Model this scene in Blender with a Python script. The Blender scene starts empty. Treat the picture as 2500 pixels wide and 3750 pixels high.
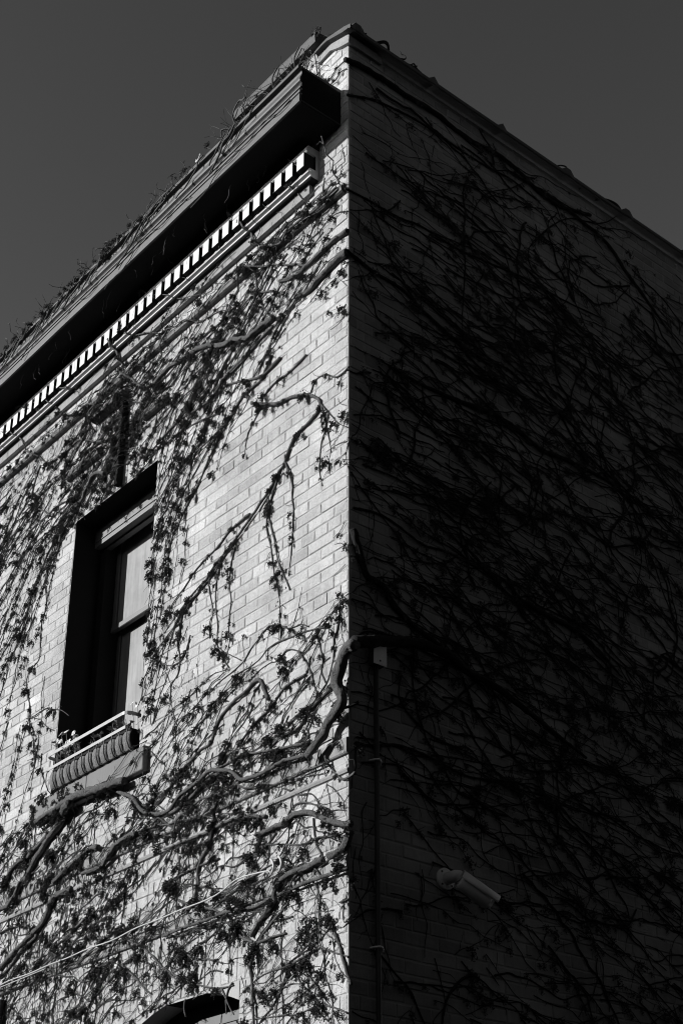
import bpy, math, random
from math import sin, cos, pi, radians
from mathutils import Vector, noise
random.seed(7)
S = bpy.context.scene
COL = S.collection

# ------------------------------------------------------------------ camera, sky, sun, exposure
PITCH = math.atan(2631 / 5454.)
HEAD = radians(180 - 39.97)
DIST = 6.42
cd = bpy.data.cameras.new('camera'); cam = bpy.data.objects.new('camera', cd); COL.objects.link(cam)
S.camera = cam
fwd = Vector((cos(HEAD) * cos(PITCH), sin(HEAD) * cos(PITCH), sin(PITCH)))
cam.location = (-DIST * cos(HEAD), -DIST * sin(HEAD), 1.6)
cam.rotation_euler = fwd.to_track_quat('-Z', 'Y').to_euler()
cd.sensor_fit = 'VERTICAL'; cd.sensor_height = 36; cd.sensor_width = 24
cd.lens = 5454 / 3750. * 36
cd.shift_x = -26 / 3750.; cd.shift_y = 530 / 3750.
cd.clip_start = .05; cd.clip_end = 3000

SUN_M, SUN_K = .62, .45                      # sunlight travels (+M, +1, -K)
sdir = Vector((SUN_M, 1, -SUN_K)).normalized()
ELEV = math.asin(-sdir.z)
w = bpy.data.worlds.new("World"); S.world = w; w.use_nodes = True
nt = w.node_tree; nt.nodes.clear()
sky = nt.nodes.new('ShaderNodeTexSky'); sky.sky_type = 'NISHITA'; sky.sun_disc = False
sky.sun_elevation = ELEV; sky.sun_rotation = math.atan2(-sdir.x, -sdir.y)
sky.altitude = 200; sky.air_density = 1.0; sky.dust_density = .05; sky.ozone_density = 2.0
sep = nt.nodes.new('ShaderNodeSeparateColor')            # black and white film behind a red filter
bg = nt.nodes.new('ShaderNodeBackground'); bg.inputs[1].default_value = .088
wo = nt.nodes.new('ShaderNodeOutputWorld')
pw = nt.nodes.new('ShaderNodeMath'); pw.operation = 'POWER'; pw.inputs[1].default_value = 1.7
nt.links.new(sky.outputs[0], sep.inputs[0]); nt.links.new(sep.outputs[0], pw.inputs[0]); nt.links.new(pw.outputs[0], bg.inputs[0]); nt.links.new(bg.outputs[0], wo.inputs[0])
sl = bpy.data.lights.new('sun', 'SUN'); sl.energy = 5.0; sl.angle = radians(.5); sl.color = (1, 1, 1)
so = bpy.data.objects.new('sun', sl); COL.objects.link(so); so.rotation_euler = sdir.to_track_quat('-Z', 'Y').to_euler()
so.location = (-20, -25, 20)
S.view_settings.view_transform = 'Standard'; S.view_settings.look = 'None'; S.view_settings.gamma = 1
S.view_settings.use_curve_mapping = False
S.view_settings.exposure = .38
S.cycles.pixel_filter_type = 'BLACKMAN_HARRIS'; S.cycles.filter_width = 1.05

# ------------------------------------------------------------------ materials
def mat(name, v, rough=.8, spec=.3, n1=0, s1=8, n2=0, s2=60, bump=0, bs=80, vary=False, streak=0, pits=0, dist=.004, attr=False, metal=0):
    m = bpy.data.materials.new(name); m.use_nodes = True; t = m.node_tree; b = t.nodes['Principled BSDF']
    b.inputs['Roughness'].default_value = rough; b.inputs['Specular IOR Level'].default_value = spec; b.inputs['Metallic'].default_value = metal
    L = t.links.new; N = t.nodes.new
    geo = N('ShaderNodeNewGeometry')
    pos = geo.outputs['Position']
    def ns(scale, vec=pos, detail=4, rough=.6):
        n = N('ShaderNodeTexNoise'); n.inputs['Scale'].default_value = scale; n.inputs['Detail'].default_value = detail
        n.inputs['Roughness'].default_value = rough; L(vec, n.inputs['Vector']); return n.outputs[0]
    def mth(op, a, bb):
        k = N('ShaderNodeMath'); k.operation = op
        for i, q in enumerate((a, bb)):
            if isinstance(q, (int, float)): k.inputs[i].default_value = q
            else: L(q, k.inputs[i])
        return k.outputs[0]
    def fac(n, amp):                       # 1 + amp*(noise-.5)*2
        return mth('ADD', mth('MULTIPLY', mth('SUBTRACT', n, .5), 2 * amp), 1)
    val = v
    if attr:
        a = N('ShaderNodeAttribute'); a.attribute_name = 'tone'; val = mth('MULTIPLY', a.outputs['Fac'], v)
    if n1: val = mth('MULTIPLY', fac(ns(s1), n1), val)
    if n2: val = mth('MULTIPLY', fac(ns(s2), n2), val)
    if streak:
        mp = N('ShaderNodeMapping'); mp.inputs['Scale'].default_value = (1, 1, .07); L(pos, mp.inputs[0])
        val = mth('MULTIPLY', fac(ns(45, mp.outputs[0]), streak), val)
    if pits:
        r = N('ShaderNodeMapRange'); r.inputs[1].default_value = .66; r.inputs[2].default_value = .74; r.inputs[3].default_value = 1; r.inputs[4].default_value = 1 - pits
        L(ns(150, detail=2), r.inputs[0]); val = mth('MULTIPLY', r.outputs[0], val)
    cmb = N('ShaderNodeCombineColor')
    for i in range(3):
        if isinstance(val, (int, float)): cmb.inputs[i].default_value = val
        else: L(val, cmb.inputs[i])
    L(cmb.outputs[0], b.inputs['Base Color'])
    if bump:
        bu = N('ShaderNodeBump'); bu.inputs['Strength'].default_value = bump; bu.inputs['Distance'].default_value = dist
        L(mth('ADD', ns(bs, detail=6, rough=.7), mth('MULTIPLY', ns(bs * .25), 1.0)), bu.inputs['Height']); L(bu.outputs[0], b.inputs['Normal'])
    return m
M = dict(
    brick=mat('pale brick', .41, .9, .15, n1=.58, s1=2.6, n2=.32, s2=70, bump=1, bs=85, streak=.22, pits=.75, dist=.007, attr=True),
    brickd=mat('sooty shade-darkened brick', .29, .9, .2, n1=.95, s1=1.5, n2=.2, s2=30, bump=.6, bs=90, streak=.15, pits=.4, attr=True),  # soot plus the wall's shade, both put into a darker brick colour
    mortar=mat('mortar', .37, .95, .1, n1=.15, s1=9, n2=.15, s2=120, bump=.6, bs=140),
    stone=mat('belt stone', .25, .9, .2, n1=.4, s1=4, n2=.2, s2=60, bump=.8, bs=60, streak=.3, pits=.5),
    sill=mat('sill stone', .17, .85, .25, n1=.15, s1=5, n2=.12, s2=90, bump=.3, bs=110, streak=.12),
    white=mat('white painted wood', .46, .55, .4, n1=.06, s1=5, streak=.10, bump=.15, bs=60),
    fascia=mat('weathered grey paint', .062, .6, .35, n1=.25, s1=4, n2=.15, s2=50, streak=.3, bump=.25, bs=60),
    soffit=mat('black paint and baked shade', .022, .95, .02, n1=.2, s1=6),  # near-black: shade of soffit, reveals and gaps put into the colour
    coping=mat('glazed coping tile', .06, .75, .4, n1=.35, s1=7, n2=.3, s2=40, bump=.6, bs=50),
    metal=mat('painted sheet metal', .22, .45, .5, n1=.2, s1=6, n2=.1, s2=40, bump=.1, bs=30),
    dkmetal=mat('black iron', .03, .5, .4, n1=.3, s1=20, bump=.2, bs=80),
    rail=mat('pale rail enamel', .30, .5, .4, n1=.35, s1=25, n2=.15, s2=90),
    coco=mat('coconut fibre', .22, .95, .1, n1=.3, s1=20, n2=.6, s2=160, bump=1, bs=180, dist=.01),
    soil=mat('soil', .03, 1, .1, n1=.4, s1=40, bump=1, bs=90),
    pane=mat('dusty window pane', .25, .3, .4, n1=.75, s1=2.1, n2=.12, s2=30, streak=.45),
    frame=mat('window frame paint', .10, .5, .4, n1=.12, s1=8, streak=.1),
    dark=mat('dark interior', .02, .9, .1),
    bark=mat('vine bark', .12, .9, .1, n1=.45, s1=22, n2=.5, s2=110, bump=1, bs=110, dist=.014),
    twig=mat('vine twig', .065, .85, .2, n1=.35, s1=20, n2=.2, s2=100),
    barks=mat('shade-darkened vine bark', .025, .95, .05, n1=.3, s1=25, n2=.3, s2=120, bump=.9, bs=150),  # darker bark copy for the right wall, shade put into the colour
    berry=mat('dried berries', .03, .6, .4, n1=.4, s1=60),
    berrys=mat('shaded berries', .03, .6, .4, n1=.4, s1=60),
    leaf=mat('leaf', .30, .6, .4, n1=.25, s1=40), petal=mat('petal', .75, .6, .3, n1=.1, s1=60),
    cable=mat('white cable', .45, .4, .5, n1=.05, s1=20),
    plate=mat('galvanised plate', .90, .4, .8, n1=.12, s1=40, n2=.1, s2=200),
    cctv=mat('camera enamel', .75, .4, .5, n1=.08, s1=20),
    lens=mat('black lens glass', .01, .1, .6),
    ground=mat('asphalt', .02, .9, .2, n1=.3, s1=.6, n2=.2, s2=40, bump=.5, bs=60),
    blocker_brick=mat('light-blocker brick', .015, .9, .2, n1=.2, s1=.5), roof=mat('roof felt', .05, .9, .1, n1=.2, s1=2),  # first one near-black, to limit bounce from the added unseen buildings
)

# ------------------------------------------------------------------ mesh helpers
class MB:
    def __init__(s): s.v = []; s.f = []; s.t = []
    def add(s, vs, fs, tone=1.):
        o = len(s.v); s.v += [tuple(q) for q in vs]; s.f += [tuple(i + o for i in q) for q in fs]; s.t += [tone] * len(vs)
    def box(s, a, b, tone=1.):
        x0, y0, z0 = [min(a[i], b[i]) for i in range(3)]; x1, y1, z1 = [max(a[i], b[i]) for i in range(3)]
        s.add([(x0,y0,z0),(x1,y0,z0),(x1,y1,z0),(x0,y1,z0),(x0,y0,z1),(x1,y0,z1),(x1,y1,z1),(x0,y1,z1)],
              [(0,3,2,1),(4,5,6,7),(0,1,5,4),(1,2,6,5),(2,3,7,6),(3,0,4,7)], tone)
    def bbox(s, a, b, c=.004):              # box with chamfered front edges facing -y
        x0,y0,z0 = a; x1,y1,z1 = b
        s.add([(x0+c,y0,z0+c),(x1-c,y0,z0+c),(x1-c,y0,z1-c),(x0+c,y0,z1-c),(x0,y0+c,z0),(x1,y0+c,z0),(x1,y0+c,z1),(x0,y0+c,z1),(x0,y1,z0),(x1,y1,z0),(x1,y1,z1),(x0,y1,z1)],
              [(0,1,2,3),(0,4,5,1),(1,5,6,2),(2,6,7,3),(3,7,4,0),(4,8,9,5),(5,9,10,6),(6,10,11,7),(7,11,8,4),(8,11,10,9)])
    def prism(s, prof, x0, x1, step=None, wob=0):       # profile of (depth out of wall, z) run along x, capped
        n = len(prof); xs = [x0, x1]
        if step: k = max(1, int(abs(x1 - x0) / step)); xs = [x0 + (x1 - x0) * i / k for i in range(k + 1)]
        vs = []
        for x in xs:
            dz = wob * noise.noise((x * 1.3, 3.1, 0)) if wob else 0
            dp = wob * noise.noise((x * 1.9, 9.1, 0)) if wob else 0
            vs += [(x, -(p + dp), z + dz) for p, z in prof]
        fs = [(k*n+i, k*n+(i+1) % n, (k+1)*n+(i+1) % n, (k+1)*n+i) for k in range(len(xs)-1) for i in range(n)]
        fs += [tuple(range(n))[::-1], tuple((len(xs)-1)*n + i for i in range(n))]
        s.add(vs, fs)
    def tube(s, pts, rad, sides=6, cap=True, flat=1.):
        pts = [Vector(p) for p in pts]; n = len(pts)
        if not isinstance(rad, (list, tuple)): rad = [rad] * n
        t0 = (pts[1] - pts[0]).normalized(); up = Vector((0, 0, 1)) if abs(t0.z) < .9 else Vector((1, 0, 0))
        nrm = t0.cross(up).normalized(); vs = []
        for i, p in enumerate(pts):
            t = (pts[min(i+1, n-1)] - pts[max(i-1, 0)])
            if t.length < 1e-7: t = t0.copy()
            t.normalize(); nrm = nrm - t * nrm.dot(t)
            if nrm.length < 1e-6: nrm = t.orthogonal()
            nrm.normalize(); bn = t.cross(nrm)
            for k in range(sides):
                a = 2 * pi * k / sides; rr_ = rad[i]
                if sides >= 12: rr_ *= 1 + .26*noise.noise((p.x*22+cos(a)*1.6, p.z*22+sin(a)*1.6, p.y*22)) + .20*noise.noise((p.x*7+cos(a)*3, p.z*7, sin(a)*3+p.y*7)) + .05*sin(a*5+i*.11)
                vs.append(p + (nrm * cos(a) + bn * sin(a) * flat) * rr_)
        fs = [(i*sides+k, i*sides+(k+1) % sides, (i+1)*sides+(k+1) % sides, (i+1)*sides+k) for i in range(n-1) for k in range(sides)]
        if cap: fs += [tuple(range(sides))[::-1], tuple((n-1)*sides+k for k in range(sides))]
        s.add(vs, fs)
    def blob(s, c, r):                                   # tiny octahedral berry
        x, y, z = c
        s.add([(x+r,y,z),(x-r,y,z),(x,y+r,z),(x,y-r,z),(x,y,z+r),(x,y,z-r)], [(0,2,4),(2,1,4),(1,3,4),(3,0,4),(2,0,5),(1,2,5),(3,1,5),(0,3,5)])
    def lathe(s, c, axis, prof, n=20):                   # prof of (distance along axis, radius)
        c = Vector(c); ax = Vector(axis).normalized(); u = ax.orthogonal().normalized(); v = ax.cross(u); vs = []
        for d, r in prof:
            for k in range(n): a = 2*pi*k/n; vs.append(c + ax*d + (u*cos(a)+v*sin(a))*r)
        m = len(prof)
        fs = [(i*n+k, i*n+(k+1) % n, (i+1)*n+(k+1) % n, (i+1)*n+k) for i in range(m-1) for k in range(n)]
        fs += [tuple(range(n))[::-1], tuple((m-1)*n+k for k in range(n))]
        s.add(vs, fs)
    def build(s, name, m, parent=None, smooth=False, tone=False, **props):
        me = bpy.data.meshes.new(name); me.from_pydata(s.v, [], s.f); me.materials.append(M[m] if isinstance(m, str) else m)
        if tone:
            at = me.attributes.new('tone', 'FLOAT', 'POINT'); at.data.foreach_set('value', s.t)
        if smooth: me.polygons.foreach_set('use_smooth', [True] * len(me.polygons))
        me.update()
        o = bpy.data.objects.new(name, me); COL.objects.link(o)
        if parent: o.parent = parent
        for k, q in props.items(): o[k] = q
        return o
def link_inst(src, loc, rot, sc, name, parent):
    o = bpy.data.objects.new(name, src); COL.objects.link(o); o.parent = parent; o.location = loc; o.rotation_euler = rot; o.scale = (sc,) * 3; return o
def thing(name, label, cat, group=None):
    o = bpy.data.objects.new(name, None); COL.objects.link(o); o['label'] = label; o['category'] = cat
    if group: o['group'] = group
    o.empty_display_size = .1
    return o
def spline(P, step=.02):
    P = [Vector(p) for p in P]; out = []
    for i in range(len(P)-1):
        p0, p1, p2, p3 = P[max(i-1, 0)], P[i], P[i+1], P[min(i+2, len(P)-1)]
        k = max(1, int((p2-p1).length/step))
        for j in range(k):
            t = j/k; out.append(.5*((2*p1)+(p2-p0)*t+(2*p0-5*p1+4*p2-p3)*t*t+(3*p1-p0-3*p2+p3)*t*t*t))
    out.append(P[-1]); return out

# ------------------------------------------------------------------ setting: ground
g = MB(); g.add([(-900,-900,0),(900,-900,0),(900,900,0),(-900,900,0)], [(0,1,2,3)]); g.build('ground', 'ground', kind='structure')

# buildings across the street and across the alley, out of the picture: added to shade the street and hide the low sky
def block(label, x0, x1, y0, y1, H, face):
    T = thing('brick_building', label, 'building'); q = MB(); q.box((x0,y0,0.002),(x1,y1,H)); q.build('wall', 'blocker_brick', T)  # added unseen building, there only to block light and low sky
    q = MB(); q.box((x0-.2,y0-.2,H+.003),(x1+.2,y1+.2,H+.35)); q.build('roof', 'roof', T)
    a0, a1 = (x0, x1) if face in 'y' else (y0, y1); n = int((a1-a0)/3)
    for k in range(n):
        a = a0 + (k+.5)*(a1-a0)/n
        for z in (1.2, 4.6, 8.0):
            if z + 1.8 > H: continue
            q = MB(); (q.box((a-.5,y1-.02,z),(a+.5,y1+.03,z+1.7)) if face == 'y' else q.box((x0-.03,a-.5,z),(x0+.02,a+.5,z+1.7))); q.build('window', 'dark', T)
block('unseen row building added behind the viewer to shade the street', -60, 30, -26, -14, 8.5, 'y')
block('unseen low building added at the west end of the street to hide low sky', -70, -32, -13, 2, 9, 'y')
block('unseen tall building added across the alley to darken the right wall', 6.9, 22, -13.6, 45, 13.6, 'x')

# ------------------------------------------------------------------ the brick building
B = thing('brick_building', 'pale brick corner building with a dark cornice, half sunlit and half in shade', 'building')
C_H = .0677; BL = .213
W1 = (-2.83, -1.847, 4.785, 6.745)            # upper window opening x0,x1,z0,z1
W2 = (-1.70, -.80, 1.5, 3.275)                # lower window opening
W3 = (-5.6, -4.62, 4.785, 6.745)              # next upper window, beyond the frame
HOLES_L = [W1, W2, W3]
TOP_L, TOP_R = 8.80, 8.80
def bricks(mb, plane, s0, s1, z0, z1, holes, soldiers=(), seed=1):
    rnd = random.Random(seed)
    rows = int((z1 - z0) / C_H)
    def put(a, b, za, zb, tone):
        pr = .0036 + rnd.uniform(-.0014, .0020); j = lambda q=.0022: rnd.uniform(-q, q)
        c = .0032 + rnd.random() * .0025
        f = [(a+c+j(), za+c+j()), (b-c+j(), za+c+j()), (b-c+j(), zb-c+j()), (a+c+j(), zb-c+j())]
        if plane == 'L' and b > -.01: b -= rnd.random()*.005; f[1] = (b-c*1.5, f[1][1]); f[2] = (b-c*1.5, f[2][1])
        m_ = [(a+j(.0012), za+j(.0012)), (b+j(.0012), za+j(.0012)), (b+j(.0012), zb+j(.0012)), (a+j(.0012), zb+j(.0012))]
        ti = [rnd.uniform(-.0009, .0009) for _ in range(4)]
        if plane == 'L':
            vs = [(p, -pr+ti[i], q) for i, (p, q) in enumerate(f)] + [(p, -pr*.35, q) for p, q in m_] + [(p, .001, q) for p, q in m_]
            fs = [(0,1,2,3),(0,4,5,1),(1,5,6,2),(2,6,7,3),(3,7,4,0),(4,8,9,5),(5,9,10,6),(6,10,11,7),(7,11,8,4)]
        else:
            vs = [(pr+ti[i], p, q) for i, (p, q) in enumerate(f)] + [(pr*.35, p, q) for p, q in m_] + [(-.001, p, q) for p, q in m_]
            fs = [(0,1,2,3),(0,4,5,1),(1,5,6,2),(2,6,7,3),(3,7,4,0),(4,8,9,5),(5,9,10,6),(6,10,11,7),(7,11,8,4)]
        mb.add(vs, fs, tone)
    gap = .0072
    for r in range(rows + 1):
        za = z0 + r * C_H + gap / 2; zb = min(za + C_H - gap, z1)
        if zb - za < .015: continue
        head = (r % 6 == 3); L = BL / 2 if head else BL
        off = (0 if r % 2 else BL / 2) if not head else BL / 4
        iv = []
        x = s1 if plane == 'L' else s0
        first = True
        while (x > s0 if plane == 'L' else x < s1):
            l = L if not first else (off or L); first = False
            l *= 1
            if plane == 'L': iv.append((max(x - l, s0), x)); x -= l
            else: iv.append((x, min(x + l, s1))); x += l
        for a, b in iv:
            segs = [(a, b)]
            for (h0, h1, hz0, hz1) in list(holes) + [q[:4] for q in soldiers]:
                if zb > hz0 + .003 and za < hz1 - .003:
                    ns_ = []
                    for p, q in segs:
                        if q <= h0 or p >= h1: ns_.append((p, q))
                        else:
                            if p < h0: ns_.append((p, h0))
                            if q > h1: ns_.append((h1, q))
                    segs = ns_
            for p, q in segs:
                if q - p < .03: continue
                tone = 1 + rnd.gauss(0, .07)
                if rnd.random() < .08: tone *= rnd.uniform(.80, .9)
                put(p + gap/2, q - gap/2, za + rnd.uniform(-.0012, .0012), zb + rnd.uniform(-.0012, .0012), tone)
    for (h0, h1, hz0, hz1) in soldiers:
        n = round((h1 - h0) / C_H); wd = (h1 - h0) / n
        for i in range(n):
            put(h0+i*wd+gap/2, h0+(i+1)*wd-gap/2, hz0+gap/2, hz1-gap/2, 1 + rnd.gauss(0, .07))
def slab(plane, s0, s1, z0, z1, holes, y=0.):
    mb = MB()
    xs = sorted({s0, s1, *[h[i] for h in holes for i in (0, 1) if s0 < h[i] < s1]}); zs = sorted({z0, z1, *[h[i] for h in holes for i in (2, 3) if z0 < h[i] < z1]})
    for i in range(len(xs)-1):
        for k in range(len(zs)-1):
            cx, cz = (xs[i]+xs[i+1])/2, (zs[k]+zs[k+1])/2
            if any(h[0] < cx < h[1] and h[2] < cz < h[3] for h in holes): continue
            q = [(xs[i], zs[k]), (xs[i+1], zs[k]), (xs[i+1], zs[k+1]), (xs[i], zs[k+1])]
            mb.add([(a, y, b) if plane == 'L' else (y, a, b) for a, b in q], [(0,1,2,3)])
    return mb
SOLD = [(-2.95, -1.73, 6.75, 6.98), (-2.16, -.62, 3.285, 3.635)]
mb = slab('L', -9, 0, 0, TOP_L, HOLES_L)
# back, roof, far sides and window reveals of the shell
mb.add([(0,9,0),(-9,9,0),(-9,9,TOP_L),(0,9,TOP_L)], [(0,1,2,3)]); mb.add([(-9,0,0),(-9,9,0),(-9,9,TOP_L),(-9,0,TOP_L)], [(3,2,1,0)])
rv = MB()
for (a, b, c, d) in HOLES_L:
    e = .46; mb_, mb = mb, rv
    mb.add([(a,0,c),(a,e,c),(a,e,d),(a,0,d)], [(0,1,2,3)]); mb.add([(b,0,c),(b,e,c),(b,e,d),(b,0,d)], [(3,2,1,0)])
    mb.add([(a,0,d),(b,0,d),(b,e,d),(a,e,d)], [(0,1,2,3)]); mb.add([(a,0,c),(b,0,c),(b,e,c),(a,e,c)], [(3,2,1,0)])
    mb = mb_
wl = mb.build('wall', 'mortar', B)
for i in range(0, len(rv.v), 16):
    q = MB(); q.add(rv.v[i:i+16], [tuple(k - i for k in f) for f in rv.f if i <= f[0] < i+16]); q.build('shade_black_reveal', 'soffit', wl)  # reveals coloured near-black to carry the shade of the recess
mb = MB(); bricks(mb, 'L', -9, 0, 2.0, TOP_L, HOLES_L + [(-9, 0, 3.645, 3.712), (-9, 0, 4.20, 4.28)], SOLD, 3)
bricks(mb, 'L', -9, 0, 0, 2.0, HOLES_L, (), 4)
bricks(mb, 'L', -.285, 0, 8.80+.003, 8.86, [(-.07,.1,8.8,9)], (), 9)
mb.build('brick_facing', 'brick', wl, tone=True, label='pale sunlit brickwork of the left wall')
mb = slab('R', 0, 9, 0, TOP_R, []); wr = mb.build('wall', 'mortar', B)
mb = MB(); bricks(mb, 'R', .006, 9, 2.0, TOP_R, [], (), 5); bricks(mb, 'R', .006, 9, 0, 2.0, [], (), 6)
mb.build('brick_facing', 'brickd', wr, tone=True, label='sooty brickwork of the right wall, coloured darker for its shade')
mb = MB(); mb.add([(-9,.001,8.55),(-.001,.001,8.55),(-.001,9,8.55),(-9,9,8.55)], [(0,1,2,3)]); mb.build('roof', 'roof', B)

# raised parapet behind the cornice
mb = slab('L', -1.06, -.285, TOP_L, 8.97, [], y=.0); mb.add([(-.285,0,TOP_L),(-.285,.34,TOP_L),(-.285,.34,8.97),(-.285,0,8.97)], [(0,1,2,3)])
mb.add([(-1.06,0,TOP_L),(-1.06,.34,TOP_L),(-1.06,.34,8.97),(-1.06,0,8.97)], [(3,2,1,0)])
mb.add([(-1.06,.34,TOP_L),(-.285,.34,TOP_L),(-.285,.34,8.97),(-1.06,.34,8.97)], [(3,2,1,0)])
pp = mb.build('parapet', 'mortar', B)
mb = MB(); bricks(mb, 'L', -1.06, -.29, TOP_L, 8.97, [], (), 8); mb.build('brick_facing', 'brick', pp, tone=True)
mb = MB()
prof = [(.05, 8.972), (.055, 9.03), (.045, 9.062), (-.17, 9.10), (-.385, 9.062), (-.39, 8.972)]
mb.prism(prof, -1.10, -.262, .05, .006); mb.build('coping', 'coping', pp)

# saddle-back coping running back along the top of the shaded wall
def coping_run():
    mb = MB(); prof = [(.070, 8.792), (.078, 8.800), (.076, 8.826), (.02, 8.850), (-.146, 8.895), (-.20, 8.892), (-.262, 8.880), (-.262, 8.866), (-.19, 8.874), (-.146, 8.872), (.01, 8.815), (.060, 8.806)]
    n = len(prof); ys = [-.055 + i * .04 for i in range(230)]
    ys = [-.052, -.036] + ys[1:]
    vs = []; k = 0
    for y in ys:
        d = ((y - .01) % .61); j = 1 if (.58 < d or d < .03) else 0
        for i_, (x, z) in enumerate(prof):
            dz = .004 * noise.noise((y * 3, x * 5, 1))
            vs.append((x * (1 + .10*j) if x > 0 else x - .012*j, y, (z + .030 * j if i_ in (2,3,4,5,6) else z - .006*j) + dz))
    fs = [(i*n+k, i*n+(k+1) % n, (i+1)*n+(k+1) % n, (i+1)*n+k) for i in range(len(ys)-1) for k in range(n)]
    fs += [tuple(range(n))[::-1], tuple((len(ys)-1)*n+i for i in range(n))]
    mb.add(vs, fs); return mb
cp = coping_run().build('coping', 'coping', B)
mb = MB(); bp = [(.026,8.738),(.030,8.795),(.01,8.812),(-.146,8.869),(-.262,8.862),(-.262,8.80),(-.15,8.815),(-.06,8.768),(.006,8.745)]
n = len(bp); mb.add([(x,-.022,z) for x,z in bp]+[(x,.24,z) for x,z in bp], [tuple(range(n))[::-1], tuple(range(n,2*n))]+[(i,(i+1)%n,n+(i+1)%n,n+i) for i in range(n)])
mb.build('coping_bed', 'stone', cp)

# cornice
CE = -.068
prof = [(0,8.438),(0.320,8.428),(0.322,8.402),(0.298,8.400),(0.294,8.376),(0.298,8.358),(0.306,8.340),(0.310,8.323),(0.308,8.310),(0.296,8.302),(0.288,8.293),(0.288,8.276),(0.305,8.272),(0.305,8.260),(0.290,8.256),(0.290,8.244),(0.308,8.240),(0.308,8.222),(0.292,8.217),(0.292,8.208),(0.310,8.206),(0.310,8.148),(0.296,8.148),(0.296,8.160),(0,8.160)]
mb = MB(); mb.prism(prof, -9.0, CE, .12, .004); cn = mb.build('cornice', 'fascia', B)
mb = MB(); mb.box((-9, -.294, 8.152), (CE-.004, -.002, 8.1585)); mb.box((CE-.003, -.294, 8.168), (CE+.002, -.001, 8.41)); mb.build('soffit', 'soffit', cn)  # underside and end face coloured near-black as painted-in shade
BE = -.262
mb = MB()
mb.prism([(0,8.098),(.086,8.098),(.092,8.094),(.088,8.088),(.066,8.085),(.066,8.079),(.098,8.076),(.103,8.070),(.101,8.052),(.094,8.047),(.062,8.045),(.03,8.044),(.03,7.935),(.076,7.933),(.080,7.922),(.068,7.917),(.068,7.911),(.086,7.908),(.086,7.899),(.066,7.894),(.064,7.888),(.070,7.885),(.068,7.878),(.060,7.876),(0,7.876)], -9, BE, .15, .002)
mb.build('bed_moulding', 'white', cn)
mb = MB(); mb.box((-9,-.050,8.0995),(BE,-.001,8.151)); mb.build('cornice_shade_strip', 'soffit', cn)  # dark strip standing in for the shade under the soffit
mb = MB(); mb.box((-9,-.0565,7.8695),(BE-.004,-.001,7.8755)); mb.build('bed_shade_strip', 'soffit', cn)  # dark strip painting in the shade beneath the bed moulding
mb = MB(); mb.prism([(0,7.868),(.034,7.868),(.034,7.80),(0,7.80)], -9, BE-.055); mb.build('frieze_board', 'stone', cn)
q = MB(); q.box((-9,-.034,7.936),(BE-.001,-.0305,8.0435)); q.build('dentil_shade_strip', 'soffit', cn)  # near-black strip painting in the shade between the dentils
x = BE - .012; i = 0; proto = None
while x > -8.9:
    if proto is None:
        mb = MB(); mb.bbox((-.070,-.110,7.934),(0,-.035,8.043),.0025); proto = mb.build('dentil', 'soffit', cn); proto.data.materials.append(M['white']); proto.data.polygons[0].material_index = 1; proto.location = (x,0,0)  # sides and underside near-black, gap shade in the colour; front white
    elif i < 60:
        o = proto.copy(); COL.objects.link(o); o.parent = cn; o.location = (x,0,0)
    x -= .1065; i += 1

# mouldings on the wall
def ogee(z, P=.06, h=.085):                        # top fillet, groove, big round, lower lip
    return [(0,z+h),(P*.55,z+h),(P*.6,z+h*.80),(P*.52,z+h*.72),(P*.8,z+h*.68),(P*.98,z+h*.55),(P,z+h*.36),(P*.9,z+h*.16),(P*.62,z+h*.04),(P*.3,z),(0,z)]
mb = MB(); mb.prism(ogee(7.605, .040, .072), -9, -.02, .1, .003); mb.build('string_moulding', 'fascia', B)
hm = None
for (a, b, z) in ((-2.97, -2.55, 7.12), (-2.66, -2.26, 7.43), (-2.02, -1.76, 7.12)):
    mb = MB(); mb.prism(ogee(z, .07 if z > 7.3 else .045, .08), a, b); mb.build('hood_moulding', 'fascia', B)
mb = MB(); mb.prism([(0,4.282),(.012,4.28),(.017,4.274),(.017,4.206),(.012,4.20),(0,4.20)], -9, .004, .2, .003); mb.build('belt_course', 'stone', B)
mb = MB(); mb.prism([(0,4.128),(.010,4.128),(.013,4.118),(.010,4.106),(0,4.104)], -9, .003, .2, .003); mb.build('belt_course', 'stone', B)
mb = MB(); mb.prism([(0,3.712),(.012,3.71),(.017,3.70),(.017,3.652),(.012,3.645),(0,3.645)], -9, .004, .2, .003); mb.build('belt_course', 'stone', B)

mb = MB(); n = 12; vs = []
for i in range(n+1):
    x = W2[0] + (W2[1]-W2[0])*i/n; t = (i/n-.5)*2; z = 3.29 - .095*t*t
    vs += [(x,-.003,z),(x,.12,z),(x,-.003,3.288),(x,.12,3.288)]
mb.add(vs, [f for i in range(n) for f in ((4*i,4*i+4,4*i+6,4*i+2),(4*i+1,4*i+3,4*i+7,4*i+5),(4*i,4*i+1,4*i+5,4*i+4))]); mb.build('arch_infill', 'mortar', wl)
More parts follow.
